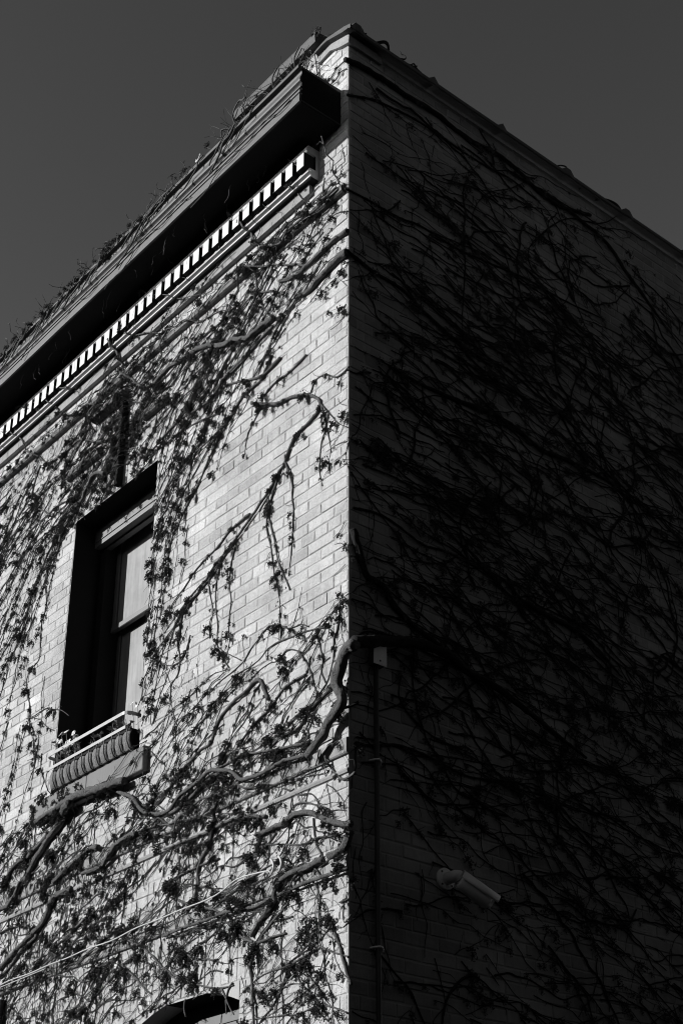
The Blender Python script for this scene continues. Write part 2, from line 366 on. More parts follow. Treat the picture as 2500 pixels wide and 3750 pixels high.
# sills
def sill(x0, x1, z1, h=.145, P=.043):
    mb = MB(); xs = [x0, (x0+x1)/2-.004, (x0+x1)/2+.004, x1]
    mb.bbox((xs[0], -P, z1-h), (xs[1], .30, z1)); mb.bbox((xs[2], -P, z1-h), (xs[3], .30, z1)); mb.box((xs[1]-.001, -P+.004, z1-h+.004), (xs[2]+.001, .29, z1-.004))
    return mb
def window(op, sash_dark=False):
    x0, x1, z0, z1 = op
    f = MB()
    f.box((x0+.004,.15,z1-.153),(x1-.004,.20,z1-.004)); f.bbox((x0+.006,.144,z1-.118),(x1-.006,.152,z1-.111),.001)
    f.box((x0+.05,.21,z1-.163),(x1-.05,.24,z1-.02)); f.bbox((x0+.006,.200,z1-.166),(x1-.006,.214,z1-.154),.002)
    W = f.build('window', 'frame', B)
    for a, b in ((x0+.004, x0+.07), (x1-.07, x1-.004)): q = MB(); q.box((a,.205,z0+.01),(b,.40,z1-.02)); q.build('jamb', 'soffit', W)  # jambs near-black, recess shade put into their colour
    mid = z0 + 1.20
    s = MB()
    s.bbox((x0+.071,.285,mid),(x0+.118,.310,z1-.111),.004); s.bbox((x1-.118,.285,mid),(x1-.071,.310,z1-.111),.004)
    s.bbox((x0+.071,.280,mid-.010),(x1-.071,.311,mid+.030),.004); s.bbox((x0+.071,.285,z1-.110),(x1-.071,.310,z1-.055),.004)
    s.build('upper_sash', 'frame', W)
    p = MB(); p.box((x0+.113,.300,mid+.025),(x1-.113,.304,z1-.105)); p.build('pane', 'pane', W)
    s = MB()
    s.bbox((x0+.071,.335,z0+.02),(x0+.11,.36,mid+.02),.004); s.bbox((x1-.11,.335,z0+.02),(x1-.071,.36,mid+.02),.004); s.bbox((x0+.111,.335,z0+.02),(x1-.111,.36,z0+.10),.004)
    s.build('lower_sash', 'frame', W)
    p = MB(); p.box((x0+.105,.348,z0+.08),(x1-.105,.353,mid+.03)); p.build('pane', 'pane', W)
    return W
for op in (W1, W2, W3):
    wv = window(op); z = op[2]
    sill(op[0]-.115, op[1]+.115, z-.008).build('sill', 'sill', wv)
# reveal bricks inside the upper window jamb
mb = MB(); rnd = random.Random(4)
for r in range(29):
    za = W1[2] + r*C_H + .004
    for (a, b) in (((.004,.10),(.11,.17)) if r % 2 else ((.004,.17),)):
        mb.box((W1[0]-.002, a, za), (W1[0]+.004, b, za+C_H-.009), 1); mb.box((W1[1]-.004, a, za), (W1[1]+.002, b, za+C_H-.009), 1)
pass

# square leader pipe over the upper window
dp = MB(); dp.bbox((-2.292,-.05,6.75),(-2.252,-.012,7.40),.003)
for z in (6.95, 7.3): dp.box((-2.300,-.053,z),(-2.244,-.001,z+.02))
dp = dp.build('downspout', 'soffit', None, label='short dark square pipe running down to the head of the upper window', category='downspout')

# ------------------------------------------------------------------ small things on the walls
def wallpts(P, off): return [(x, -off, z) for x, z in P]
cb = MB()
ln = [(-4.2,3.652),(-3.7,3.645),(-3.247,3.651),(-2.6,3.664),(-2.0,3.672),(-1.45,3.69),(-.95,3.70),(-.78,3.735),(-.62,3.735),(-.527,3.725),(-.50,3.70)]
cb.tube([(p.x, -.055 + .004*sin(p.x*9), p.y + .003*sin(p.x*14)) for p in spline([(a, b+.028, 0) for a, b in ln], .04)], .0038, 6); cb.build('cable', 'cable', smooth=True, label='thin white cable running along the lower stone belt of the sunlit wall', category='cable')
cbs = MB(); cbs.tube([(p.x, -.060, p.y) for p in spline([(a, b+.012, 0) for a, b in ln[:4]], .04)], .0028, 6); cbs.build('cable', 'cable', smooth=True, label='second thin white cable slung just under the first at the left edge', category='cable')
cl = thing('wall_bracket', 'small white hook bracket bent out of the sunlit wall above the cable end', 'bracket')
for dx in (0, .06):
    q = MB(); q.tube(spline([(-.54+dx,-.005,3.80),(-.53+dx,-.04,3.81),(-.50+dx,-.05,3.79),(-.49+dx,-.05,3.76),(-.51+dx,-.045,3.735)], .008), .006, 6); q.build('hook', 'cable', cl, smooth=True)

# junction box and conduit on the shaded wall
jb = thing('junction_box', 'small square-cornered metal junction box with a bright blank cover near the shaded corner', 'junction box')
q = MB(); q.box((.006,.118,4.685),(.052,.19,4.802)); q.build('box', 'dkmetal', jb)
q = MB(); q.box((.0525,.112,4.68),(.056,.194,4.806)); pl = q.build('cover', 'plate', jb)
for z in (4.784, 4.702):
    q = MB(); q.lathe((.0561,.152,z),(1,0,0),[(0,.005),(.0015,.0045)],12); q.build('screw', 'dkmetal', pl)
q = MB(); q.tube([(.028,.148,4.684),(.028,.148,2.9),(.028,.148,0.3)], .0125, 10)
cdt = q.build('conduit', 'dkmetal', None, smooth=True, label='thin dark conduit dropping down the shaded wall from the junction box', category='conduit')
for z in (4.19, 3.3):
    q = MB(); q.tube(spline([(.006,.118,z),(.02,.128,z+.003),(.044,.148,z+.004),(.03,.172,z),(.012,.176,z-.018)], .006), .0055, 6); q.build('clamp', 'plate', cdt, smooth=True)

# security camera
sc = thing('security_camera', 'grey bullet security camera on a round flange pointing down along the shaded wall', 'security camera')
c0 = Vector((.006, .585, 3.708))
q = MB(); q.lathe(c0, (1,0,0), [(0,.054),(.010,.055),(.016,.050),(.018,.034),(.020,.030)], 32); fl = q.build('flange', 'cctv', sc, smooth=False)
for k in range(4):
    a = pi/4 + k*pi/2; q = MB(); q.lathe(c0+Vector((.0155,.043*cos(a),.043*sin(a))), (1,0,0), [(0,.006),(.002,.0055)], 10); q.build('screw', 'dkmetal', fl)
q = MB(); q.lathe(c0+Vector((.018,0,0)), (1,0,0), [(0,.030),(.06,.028),(.075,.024),(.082,.016)], 24); q.build('arm', 'cctv', sc, smooth=True)
dd = Vector((.32,.74,-.50)).normalized(); p0 = c0+Vector((.085,.015,0.004))
q = MB(); q.lathe(p0-dd*.01, dd, [(-.012,.008),(-.006,.018),(.004,.023),(.014,.023),(.024,.016)], 20); q.build('joint', 'cctv', sc, smooth=True)
up_ = Vector((0,0,1)); up_ = (up_ - dd*up_.dot(dd)).normalized(); side = dd.cross(up_)
b0 = p0 + dd*.015 - up_*.022
q = MB(); q.lathe(b0, dd, [(0,.030),(.006,.038),(.03,.040),(.165,.040),(.170,.037),(.171,.030),(.166,.029)], 28); bd = q.build('body', 'cctv', sc, smooth=True)
q = MB(); q.lathe(b0+dd*.1665, dd, [(0,.028),(.002,.028)], 24); q.build('lens', 'lens', bd)
q = MB(); n = 13; vs = []
for d in (-.008, .198):
    for rr in (.047, .050):
        for k in range(n):
            a = radians(-8 + 196*k/(n-1)); vs.append(b0 + dd*d + up_*(rr*sin(a)+.004) + side*(rr*cos(a)))
fs = []
for k in range(n-1):
    fs += [(k,k+1,2*n+k+1,2*n+k),(n+k,3*n+k,3*n+k+1,n+k+1),(k,n+k,n+k+1,k+1),(2*n+k,2*n+k+1,3*n+k+1,3*n+k)]
fs += [(0,2*n,3*n,n),(n-1,2*n-1,4*n-1,3*n-1)]
q.add(vs, fs); q.build('sunshade', 'cctv', sc, smooth=True)

# sheet-metal hood at the lower left
hd = MB(); hd.add([(-2.35,-.004,3.235),(-1.757,-.004,3.235),(-1.757,-.05,3.225),(-2.35,-.05,3.225),(-1.757,-.004,2.7),(-2.35,-.004,2.7),(-1.757,-.13,2.7),(-2.35,-.13,2.7)],
    [(3,2,1,0),(1,2,6,4),(0,5,7,3),(2,3,7,6),(4,6,7,5)])
hd.build('metal_cabinet', 'fascia', None, label='grey sheet-metal cabinet at the bottom edge beside the lower window', category='cabinet')
hp = MB(); hp.tube([(-3.17,-.03,3.60),(-3.165,-.03,3.2),(-3.165,-.03,0.2)], .028, 10); hp.build('drainpipe', 'dkmetal', None, smooth=True, label='dark vertical pipe at the bottom left corner below the stone belt', category='pipe')

# ------------------------------------------------------------------ window-box planter
PL = thing('window_planter', 'long iron window planter with a ribbed coconut liner standing on the upper sill', 'planter')
X0, X1, ZR, ZB = -2.80, -1.90, 5.015, 4.782
def loop(z, x0, x1, y0, y1, r):
    P = [(x0, y1), (x0, y0+r)]
    for k in range(5): a = pi + k*pi/8; P.append((x0+r+r*cos(a), y0+r+r*sin(a)))
    P += [(x1-r, y0)]
    for k in range(5): a = 1.5*pi + k*pi/8; P.append((x1-r+r*cos(a), y0+r+r*sin(a)))
    P += [(x1, y1)]
    return [Vector((x, y, z)) for x, y in P]
def band(P, h, th, mb):
    n = len(P); vs = []
    cx = sum(p.x for p in P)/n; cy = .1
    for p in P:
        for s_ in (0, 1):
            d = Vector((p.x-cx, (p.y-cy)*3, 0)).normalized() * (th*s_)
            vs += [p + d, p + d + Vector((0,0,h))]
    fs = []
    for i in range(n-1):
        a, b = i*4, (i+1)*4
        fs += [(a,b,b+1,a+1),(a+2,a+3,b+3,b+2),(a+1,b+1,b+3,a+3),(a,a+2,b+2,b)]
    mb.add(vs, fs)
q = MB(); band(loop(ZR, X0-.005, X1+.012, -.072, .11, .045), .021, .005, q); q.build('top_rail', 'rail', PL)
q = MB(); band(loop(ZR-.088, X0+.01, X1-.005, -.064, -.05, .012), .019, .005, q); q.build('lower_rail', 'rail', PL)
NR = 11
for k in range(NR):                                  # liner bulges between the ribs
    xc = X0 + .045 + (X1-X0-.07)*k/(NR-1); q = MB(); vs = []; hw = .036
    zz = [ZR-.09, ZR-.12, ZR-.16, ZR-.20, ZB+.004]; yy = [-.048, -.060, -.058, -.042, -.012]
    m_ = 9
    for z, y in zip(zz, yy):
        for j in range(m_):
            a = pi*j/(m_-1); vs.append((xc - hw*cos(a), y - .016*sin(a) + .02 + .003*noise.noise((xc*40+j, z*60, 0)), z))
    fs = [(i*m_+j, i*m_+j+1, (i+1)*m_+j+1, (i+1)*m_+j) for i in range(4) for j in range(m_-1)]
    q.add(vs, fs); q.build('liner', 'coco', PL, smooth=True)
for k in range(NR+1):
    xc = X0 + .045 + (X1-X0-.07)*(k-.5)/(NR-1); q = MB()
    q.tube(spline([(xc,-.058,ZR-.075),(xc,-.066,ZR-.12),(xc,-.062,ZR-.17),(xc,-.045,ZR-.205),(xc,-.015,ZB+.008),(xc,.10,ZB+.008)], .02), .0035, 5); q.build('rib', 'dkmetal', PL, smooth=True)
q = MB(); q.box((X0+.01,-.03,ZB+.02),(X1-.01,.105,ZR-.07)); q.build('soil', 'soil', PL)

def flower_plant(name, label, spots, leaves, petals, seed, h=.10):
    rnd = random.Random(seed); T = thing(name, label, 'plant', 'plants in the window planter')
    st, lf, ft = MB(), MB(), MB()
    for (x, y) in spots:
        base = Vector((x, y, ZR-.08)); tip = base + Vector((rnd.uniform(-.03,.03), rnd.uniform(-.05,.01), h*rnd.uniform(.7,1.25)))
        st.tube([base, base.lerp(tip,.5)+Vector((rnd.uniform(-.01,.01),0,0)), tip], .002, 4)
        if rnd.random() < petals:
            nn = Vector((rnd.uniform(-.4,.4), -1, rnd.uniform(.1,.9))).normalized(); u = nn.orthogonal().normalized(); v = nn.cross(u)
            for k in range(11):
                a = 2*pi*k/11 + rnd.uniform(-.1,.1); d = u*cos(a)+v*sin(a); e = d.cross(nn); L = rnd.uniform(.018,.026)
                ft.add([tip, tip+d*L*.5+e*.004+nn*.004, tip+d*L, tip+d*L*.5-e*.004+nn*.004], [(0,1,2,3)])
            ft.blob(tip, .005)
        for k in range(leaves):
            p = base.lerp(tip, rnd.uniform(.3,1)); d = Vector((rnd.uniform(-1,1), rnd.uniform(-1,.4), rnd.uniform(-.2,.8))).normalized(); e = d.cross(Vector((rnd.uniform(-1,1),.3,1))).normalized(); L = rnd.uniform(.02,.042)
            lf.add([p, p+d*L*.45+e*L*.32, p+d*L, p+d*L*.45-e*L*.32], [(0,1,2,3)])
    st.build('stem', 'leaf', T); lf.build('leaves', 'leaf', T)
    if ft.v: ft.build('flowers', 'petal', T)
rr = random.Random(3)
flower_plant('flowering_plant', 'clump of pale daisy-like flowers rising at the left end of the window planter', [(-2.80+rr.random()*.32, -.05+rr.random()*.07) for _ in range(18)], 4, .9, 11, .15)
flower_plant('leafy_plant', 'low leafy plant with a few blooms in the middle of the window planter', [(-2.48+rr.random()*.30, -.04+rr.random()*.08) for _ in range(9)], 5, .3, 12, .06)
flower_plant('leafy_plant', 'small-leaved trailing plant just left of the rail bend of the window planter', [(-2.16+rr.random()*.14, -.03+rr.random()*.08) for _ in range(8)], 6, .0, 13, .10)
flower_plant('flowering_plant', 'tall pale-leaved flower in front of the bright pane at the right end of the planter', [(-1.97,.03),(-1.945,.05)], 5, 1, 14, .19)

# ------------------------------------------------------------------ vines
TR = [
('diag','L',13,7,0,(-0.85,6.621,-0.736,6.554,-0.612,6.487,-0.492,6.461,-0.398,6.427,-0.329,6.393,-0.272,6.348,-0.226,6.298,-0.226,6.264,-0.248,6.233,-0.314,6.21,-0.404,6.19,-0.45,6.163,-0.483,6.121,-0.527,6.051,-0.572,6.023,-0.606,5.99,-0.674,5.931,-0.732,5.891,-0.79,5.852,-0.848,5.82,-0.943,5.771,-1.039,5.731,-1.137,5.698,-1.222,5.642,-1.319,5.574,-1.408,5.551,-1.468,5.483,-1.483,5.348)),
('diag','L',9,4,0,(-0.832,5.877,-0.916,5.87,-1.026,5.852,-1.124,5.803,-1.249,5.773,-1.35,5.74,-1.463,5.668,-1.577,5.604,-1.65,5.514)),
('diag','L',8,4,0,(-0.948,5.767,-1.02,5.741,-1.092,5.688,-1.176,5.632,-1.313,5.581,-1.424,5.517,-1.563,5.446,-1.718,5.371)),
('diag','L',6,3,0,(-1.047,5.736,-1.143,5.677,-1.267,5.629,-1.393,5.589,-1.532,5.519,-1.647,5.454)),
('diag','L',7,3,0,(-0.522,6.059,-0.473,5.951,-0.454,5.876,-0.458,5.796,-0.444,5.725,-0.448,5.631,-0.451,5.553,-0.46,5.478,-0.469,5.404,-0.478,5.338)),
('diag','L',8,4,0,(-0.566,6.03,-0.61,5.943,-0.643,5.884,-0.663,5.794,-0.63,5.689,-0.597,5.594,-0.571,5.487,-0.534,5.392,-0.487,5.303,-0.463,5.247)),
('diag','L',6,3,0,(-0.682,5.928,-0.671,5.815,-0.673,5.709,-0.633,5.57,-0.605,5.423,-0.567,5.306,-0.547,5.205,-0.543,5.082,-0.545,4.978)),
('diag','L',7,3,0,(-0.232,6.295,-0.204,6.221,-0.175,6.114,-0.196,6.059,-0.218,6.004,-0.228,5.927,-0.232,5.865,-0.204,5.755)),
('diag','L',4,2,0,(-0.178,6.108,-0.15,6.019,-0.138,5.932,-0.154,5.875,-0.142,5.789)),
('diag','L',5,3,0,(-0.234,6.296,-0.166,6.201,-0.101,6.108,-0.058,6.06,-0.004,6.016)),
('diag','L',7,4,0,(0.013,6.386,-0.079,6.374,-0.189,6.45,-0.268,6.46,-0.301,6.418,-0.323,6.392)),
('diag','L',6,3,0,(-0.972,5.72,-0.998,5.632,-1.009,5.505,-0.984,5.398,-0.997,5.315,-0.998,5.228,-0.988,5.161,-1.007,5.075)),
('diag','L',6,3,0,(-1.093,5.681,-1.126,5.603,-1.138,5.501,-1.124,5.39,-1.105,5.285,-1.105,5.19,-1.069,5.105,-0.978,4.987)),
('diag','L',5,3,0,(-1.194,5.666,-1.207,5.588,-1.182,5.495,-1.157,5.403,-1.176,5.321,-1.177,5.241)),
('diag','L',4,2,0,(-0.77,6.567,-0.817,6.507,-0.864,6.452,-0.898,6.389,-0.906,6.296)),
('upper','L',11,5,0,(-0.909,6.997,-1.012,6.981,-1.156,6.949,-1.194,6.913,-1.313,6.884,-1.438,6.894,-1.595,6.91,-1.78,6.882,-1.953,6.834)),
('upper','L',12,6,0,(-0.587,6.791,-0.746,6.763,-0.886,6.806,-1.084,6.889,-1.178,6.894,-1.215,6.858)),
('upper','L',9,4,0,(-0.35,6.673,-0.502,6.644,-0.634,6.647,-0.742,6.609,-0.765,6.549,-0.824,6.491,-0.883,6.433,-0.904,6.356)),
('upper','L',10,4,0,(-0.678,6.863,-0.748,6.747,-0.822,6.734,-0.923,6.726,-0.985,6.696,-1.022,6.66,-1.097,6.618,-1.16,6.578,-1.208,6.511,-1.271,6.452,-1.319,6.385,-1.381,6.315,-1.47,6.24,-1.557,6.146,-1.62,6.076,-1.649,5.946,-1.621,5.794)),
('upper','L',7,4,0,(-0.999,6.676,-1.139,6.622,-1.255,6.582,-1.402,6.565,-1.509,6.526,-1.657,6.459,-1.737,6.404,-1.845,6.334)),
('upper','L',7,4,0,(-1.145,6.728,-1.281,6.763,-1.448,6.795,-1.605,6.82,-1.777,6.813,-1.968,6.804)),
('upper','L',6,3,0,(-1.327,6.629,-1.474,6.583,-1.609,6.529,-1.744,6.455,-1.896,6.386)),
('upper','L',6,3,0,(-1.177,6.588,-1.305,6.507,-1.407,6.429,-1.524,6.349,-1.643,6.286,-1.72,6.213,-1.795,6.11)),
('upper','L',17,12,0,(-0.657,7.113,-0.722,7.115,-0.798,7.116,-0.884,7.117,-0.945,7.134,-1.063,7.198,-1.135,7.208,-1.209,7.242,-1.295,7.296,-1.382,7.334,-1.479,7.364,-1.575,7.366,-1.653,7.378,-1.754,7.402,-1.803,7.396,-1.882,7.379,-1.961,7.355)),
('upper','L',11,7,0,(-0.662,7.062,-0.76,7.046,-0.86,7.017,-0.945,6.985,-1.039,6.963,-1.144,6.953,-1.25,6.923)),
('upper','L',9,5,0,(-0.674,7.325,-0.829,7.403,-0.934,7.41,-1.013,7.393,-1.14,7.418,-1.24,7.42,-1.362,7.426,-1.427,7.411,-1.554,7.453,-1.672,7.46)),
('upper','L',10,6,0,(-1.031,8.098,-0.925,7.976,-0.866,7.867,-0.818,7.767,-0.771,7.702)),
('upper','L',9,5,0,(-0.914,7.723,-0.883,7.636,-0.845,7.558,-0.851,7.495,-0.82,7.391,-0.79,7.301,-0.727,7.197,-0.668,7.136)),
('upper','L',6,3,0,(-2.109,8.219,-1.991,8.1,-1.91,8.028,-1.779,7.946,-1.63,7.846,-1.527,7.796,-1.448,7.774,-1.331,7.742,-1.295,7.767,-1.218,7.731)),
('upper','L',7,4,0,(-2.212,7.892,-2.077,7.834,-1.956,7.776,-1.838,7.719,-1.732,7.669,-1.65,7.641,-1.571,7.635,-1.45,7.568,-1.373,7.548,-1.221,7.516,-1.108,7.452,-0.973,7.448)),
('upper','L',6,4,0,(-0.685,7.547,-0.796,7.58,-0.903,7.623,-1.034,7.735,-1.107,7.742,-1.219,7.759)),
('upper','L',10,8,0,(-0.05,7.637,-0.112,7.63,-0.155,7.625,-0.197,7.608,-0.268,7.611,-0.355,7.625,-0.422,7.629,-0.503,7.632,-0.532,7.604,-0.577,7.593,-0.654,7.621,-0.749,7.684,-0.836,7.7,-0.915,7.691)),
('upper','L',15,10,0,(0.009,7.31,-0.051,7.317,-0.106,7.32,-0.175,7.311,-0.245,7.306,-0.316,7.302,-0.366,7.301,-0.431,7.295,-0.505,7.311,-0.61,7.349)),
('upper','L',22,12,0,(0.015,7.147,-0.045,7.16,-0.1,7.152,-0.147,7.144,-0.189,7.136,-0.251,7.123,-0.321,7.106,-0.414,7.12)),
('upper','L',6,5,0,(-0.047,7.637,-0.075,7.704,-0.089,7.785,-0.083,7.869,-0.097,7.952,-0.119,8.047)),
('upper','L',9,6,0,(-0.373,7.308,-0.447,7.373,-0.499,7.402,-0.606,7.477,-0.699,7.538,-0.777,7.566,-0.897,7.62,-1.019,7.651)),
('upper','L',7,5,0,(-0.158,7.635,-0.244,7.684,-0.266,7.664,-0.346,7.685,-0.405,7.708,-0.465,7.726,-0.525,7.726)),
('upper','L',4,3,0,(-0.001,7.462,-0.056,7.495,-0.118,7.516,-0.167,7.521,-0.224,7.543)),
('upper','L',4,3,0,(-0.262,7.674,-0.328,7.727,-0.411,7.858,-0.443,7.916,-0.565,7.961,-0.641,7.935)),
('upper','L',5,4,0,(-0.354,8.003,-0.415,8.079,-0.446,8.121)),
('upper','L',7,5,0,(-1.135,8.217,-1.047,8.143,-1.019,8.072,-0.924,7.976,-0.879,7.877,-0.836,7.786,-0.761,7.694)),
('upper','L',13,8,0,(-2.423,7.966,-2.387,7.867,-2.351,7.761,-2.372,7.742,-2.315,7.656,-2.224,7.567,-2.159,7.492,-2.047,7.393)),
('upper','L',14,6,0,(-2.48,6.95,-2.581,7.007,-2.64,7.007,-2.682,6.969,-2.724,6.931,-2.764,6.877,-2.821,6.853,-2.899,6.809,-2.968,6.782,-3.011,6.744,-3.025,6.677,-3.038,6.611,-3.105,6.568)),
('upper','L',10,7,0,(-2.545,7.24,-2.646,7.284,-2.753,7.354,-2.86,7.418,-2.924,7.428,-2.998,7.419,-3.072,7.411,-3.15,7.42,-3.242,7.427,-3.341,7.469,-3.436,7.556,-3.5,7.613,-3.624,7.691)),
('upper','L',8,4,0,(-2.844,6.96,-2.943,6.971,-3.072,6.994,-3.186,6.996,-3.286,6.982,-3.389,6.976,-3.492,6.963,-3.602,6.914,-3.741,6.86)),
('upper','L',8,4,0,(-2.79,6.847,-2.911,6.845,-3.058,6.84,-3.184,6.838,-3.362,6.829,-3.489,6.811,-3.638,6.756)),
('upper','L',7,4,0,(-2.316,7.313,-2.423,7.34,-2.479,7.326,-2.58,7.371,-2.586,7.329,-2.51,7.289)),
('upper','L',8,5,0,(-3.175,6.938,-3.369,7.089,-3.498,7.072,-3.67,7.059,-3.833,7.047,-3.94,7.024)),
('upper','L',7,5,0,(-3.696,7.753,-3.675,7.792,-3.765,7.896,-3.849,7.965,-4.008,8.039,-4.17,8.106)),
('upper','L',9,6,0,(-2.536,7.513,-2.731,7.619,-2.855,7.624,-2.947,7.65,-3.132,7.773,-3.228,7.881,-3.325,7.982)),
('upper','L',7,4,0,(-2.771,7.449,-2.895,7.368,-2.982,7.29,-3.05,7.24,-3.124,7.231,-3.278,7.23,-3.431,7.203,-3.628,7.179)),
('upper','L',7,4,0,(-3.43,7.491,-3.491,7.387,-3.526,7.287,-3.636,7.222,-3.761,7.163,-3.873,7.096)),
('upper','L',6,4,0,(-2.897,7.876,-3.028,7.901,-3.172,7.989,-3.248,7.974,-3.36,8.002,-3.47,8.013,-3.74,8.125)),
('upper','L',8,5,0,(-1.911,7.235,-1.996,7.248,-2.088,7.304,-2.167,7.351,-2.248,7.41)),
('upper','L',7,4,0,(-1.87,6.825,-1.955,6.849,-2.004,6.847,-2.077,6.93,-2.148,6.985,-2.199,6.983,-2.311,7.002,-2.42,7.033,-2.482,7.045)),
('upper','L',8,5,0,(-1.868,6.814,-1.93,6.822,-2.024,6.847,-2.087,6.837,-2.142,6.824)),
('left','L',7,3,0,(-2.829,6.883,-2.898,6.8,-2.988,6.76,-3.112,6.75,-3.222,6.733,-3.305,6.712,-3.388,6.69,-3.47,6.659,-3.549,6.609)),
('left','L',6,3,0,(-2.987,6.751,-3.043,6.67,-3.089,6.609,-3.134,6.548,-3.163,6.471,-3.16,6.373,-3.135,6.269,-3.147,6.178,-3.172,6.125,-3.172,6.047,-3.162,5.95,-3.163,5.843,-3.267,5.805,-3.293,5.723,-3.26,5.621,-3.208,5.491,-3.201,5.378,-3.121,5.243,-3.076,5.143,-3.102,5.065)),
('left','L',5,3,0,(-3.258,6.683,-3.289,6.614,-3.258,6.519,-3.242,6.432,-3.199,6.35)),
('left','L',6,3,0,(-2.803,6.887,-2.967,6.882,-3.153,6.818,-3.306,6.796,-3.46,6.754)),
('left','L',5,3,0,(-3.282,5.66,-3.232,5.538,-3.212,5.435,-3.137,5.322,-3.115,5.207,-3.062,5.133,-3.183,5.134)),
('left','L',5,3,0,(-2.994,5.126,-2.99,5.026,-2.933,4.926,-2.961,4.865,-2.923,4.799)),
('left','L',5,3,0,(-3.241,5.444,-3.129,5.429,-2.996,5.436,-2.883,5.391,-2.786,5.351,-2.686,5.282)),
('left','L',4,3,0,(-3.156,5.424,-3.053,5.375,-2.974,5.306,-2.858,5.239)),
('diag','L',6,3,0,(-1.535,6.302,-1.573,6.233,-1.61,6.156,-1.636,6.074,-1.651,5.995,-1.646,5.887,-1.632,5.789,-1.692,5.731,-1.733,5.7)),
('diag','L',5,3,0,(-1.631,6.377,-1.704,6.308,-1.778,6.255,-1.791,6.158,-1.828,6.073,-1.828,5.965,-1.829,5.858)),
('diag','L',6,3,0,(-1.36,5.331,-1.441,5.211,-1.578,5.222,-1.727,5.317,-1.788,5.272,-1.837,5.209,-1.843,5.119,-1.877,5.071)),
('diag','L',6,3,0,(-1.449,5.545,-1.566,5.43,-1.696,5.332,-1.767,5.278,-1.818,5.243)),
('diag','L',6,3,0,(-1.49,5.414,-1.493,5.322,-1.463,5.219,-1.476,5.133,-1.534,5.09,-1.536,4.994,-1.495,4.885,-1.486,4.788)),
('trunk','L',29,20,0.03,(0.12,4.694,0.086,4.698,0.04,4.678,0.005,4.617,-0.018,4.552,0.011,4.476,0.011,4.428,-0.04,4.397,-0.098,4.352,-0.133,4.299,-0.179,4.258,-0.226,4.241)),
('trunk','L',12,14,0.01,(-0.266,4.261,-0.351,4.275,-0.437,4.286,-0.525,4.279,-0.626,4.273,-0.731,4.283,-0.811,4.302,-0.867,4.344,-0.923,4.383,-1.008,4.412,-1.093,4.433,-1.177,4.41,-1.262,4.391,-1.362,4.367,-1.433,4.325,-1.522,4.319,-1.616,4.34,-1.713,4.38,-1.783,4.441,-1.855,4.507,-1.994,4.575,-2.067,4.625)),
('trunk','L',13.5,10,0,(-0.995,4.404,-1.051,4.402,-1.135,4.392,-1.218,4.364,-1.302,4.326,-1.387,4.297,-1.446,4.292)),
('trunk','L',8,5,0,(-0.32,4.715,-0.408,4.712,-0.496,4.7,-0.547,4.666,-0.623,4.623,-0.727,4.588,-0.832,4.535,-0.857,4.491)),
('trunk','L',12,6,0,(-0.622,4.683,-0.658,4.756,-0.694,4.817,-0.748,4.823,-0.815,4.793,-0.91,4.772,-0.993,4.746,-1.047,4.711,-1.086,4.661,-1.125,4.601,-1.211,4.593,-1.267,4.565,-1.353,4.537,-1.44,4.509,-1.495,4.453)),
('trunk','L',10,7,0,(-0.109,4.581,-0.133,4.564,-0.216,4.535,-0.289,4.502,-0.337,4.459,-0.398,4.438,-0.486,4.441,-0.549,4.428,-0.6,4.41)),
('trunk','L',9,7,0,(-0.25,4.333,-0.422,4.363,-0.587,4.394,-0.705,4.418,-0.812,4.447,-0.893,4.442,-0.975,4.436,-1.059,4.44)),
('trunk','L',6,4,0,(-0.056,5.02,-0.068,4.895,-0.103,4.815,-0.103,4.738,-0.126,4.671,-0.162,4.609,-0.221,4.571,-0.293,4.521)),
('trunk','L',6,4,0,(-0.177,4.955,-0.165,4.924,-0.116,4.871,-0.097,4.795)),
('trunk','L',6,4,0,(-0.251,4.94,-0.213,4.839,-0.187,4.744,-0.199,4.689,-0.162,4.609)),
('trunk','L',6,3,0,(-0.165,4.916,-0.277,4.946,-0.391,4.964,-0.456,4.971,-0.574,4.984,-0.653,4.969,-0.706,4.944,-0.787,4.928,-0.925,4.923,-1.007,4.879,-1.062,4.844,-1.146,4.818,-1.201,4.763)),
('trunk','L',5,3,0,(-0.484,5.044,-0.605,5.1,-0.672,5.095,-0.725,5.06,-0.792,5.03,-0.845,4.986,-0.928,4.961,-1.069,4.938,-1.154,4.912,-1.269,4.878,-1.386,4.843,-1.459,4.811,-1.467,4.72)),
('trunk','L',5,3,0,(-0.303,4.974,-0.367,5.012,-0.458,5.025,-0.591,5.091)),
('trunk','L',5,3,0,(-0.351,4.848,-0.441,4.899,-0.493,4.901,-0.544,4.875,-0.624,4.887,-0.704,4.88,-0.784,4.855,-0.867,4.867)),
('trunk','L',6,4,0,(-0.259,4.643,-0.296,4.665,-0.37,4.64,-0.444,4.58,-0.494,4.546,-0.517,4.486,-0.566,4.434)),
('trunk','L',6,4,0,(-0.375,4.857,-0.311,4.772,-0.272,4.69,-0.246,4.613,-0.197,4.546)),
('trunk','L',5,3,0,(-0.7,4.799,-0.765,4.742,-0.803,4.684,-0.869,4.653,-0.921,4.6)),
('trunk','L',4,3,0,(-0.576,4.651,-0.666,4.612,-0.744,4.577,-0.822,4.516,-0.861,4.485)),
('trunk','L',4,2,0,(-0.976,4.796,-1.062,4.817,-1.146,4.781,-1.26,4.746,-1.344,4.681,-1.429,4.616,-1.452,4.542)),
('trunk','L',3,2,0,(-1.017,4.994,-1.163,5.009,-1.279,4.975,-1.397,4.94,-1.519,4.935)),
('trunk','L',4,3,0,(-1.72,4.753,-1.633,4.67,-1.548,4.598,-1.59,4.555,-1.646,4.498,-1.65,4.381)),
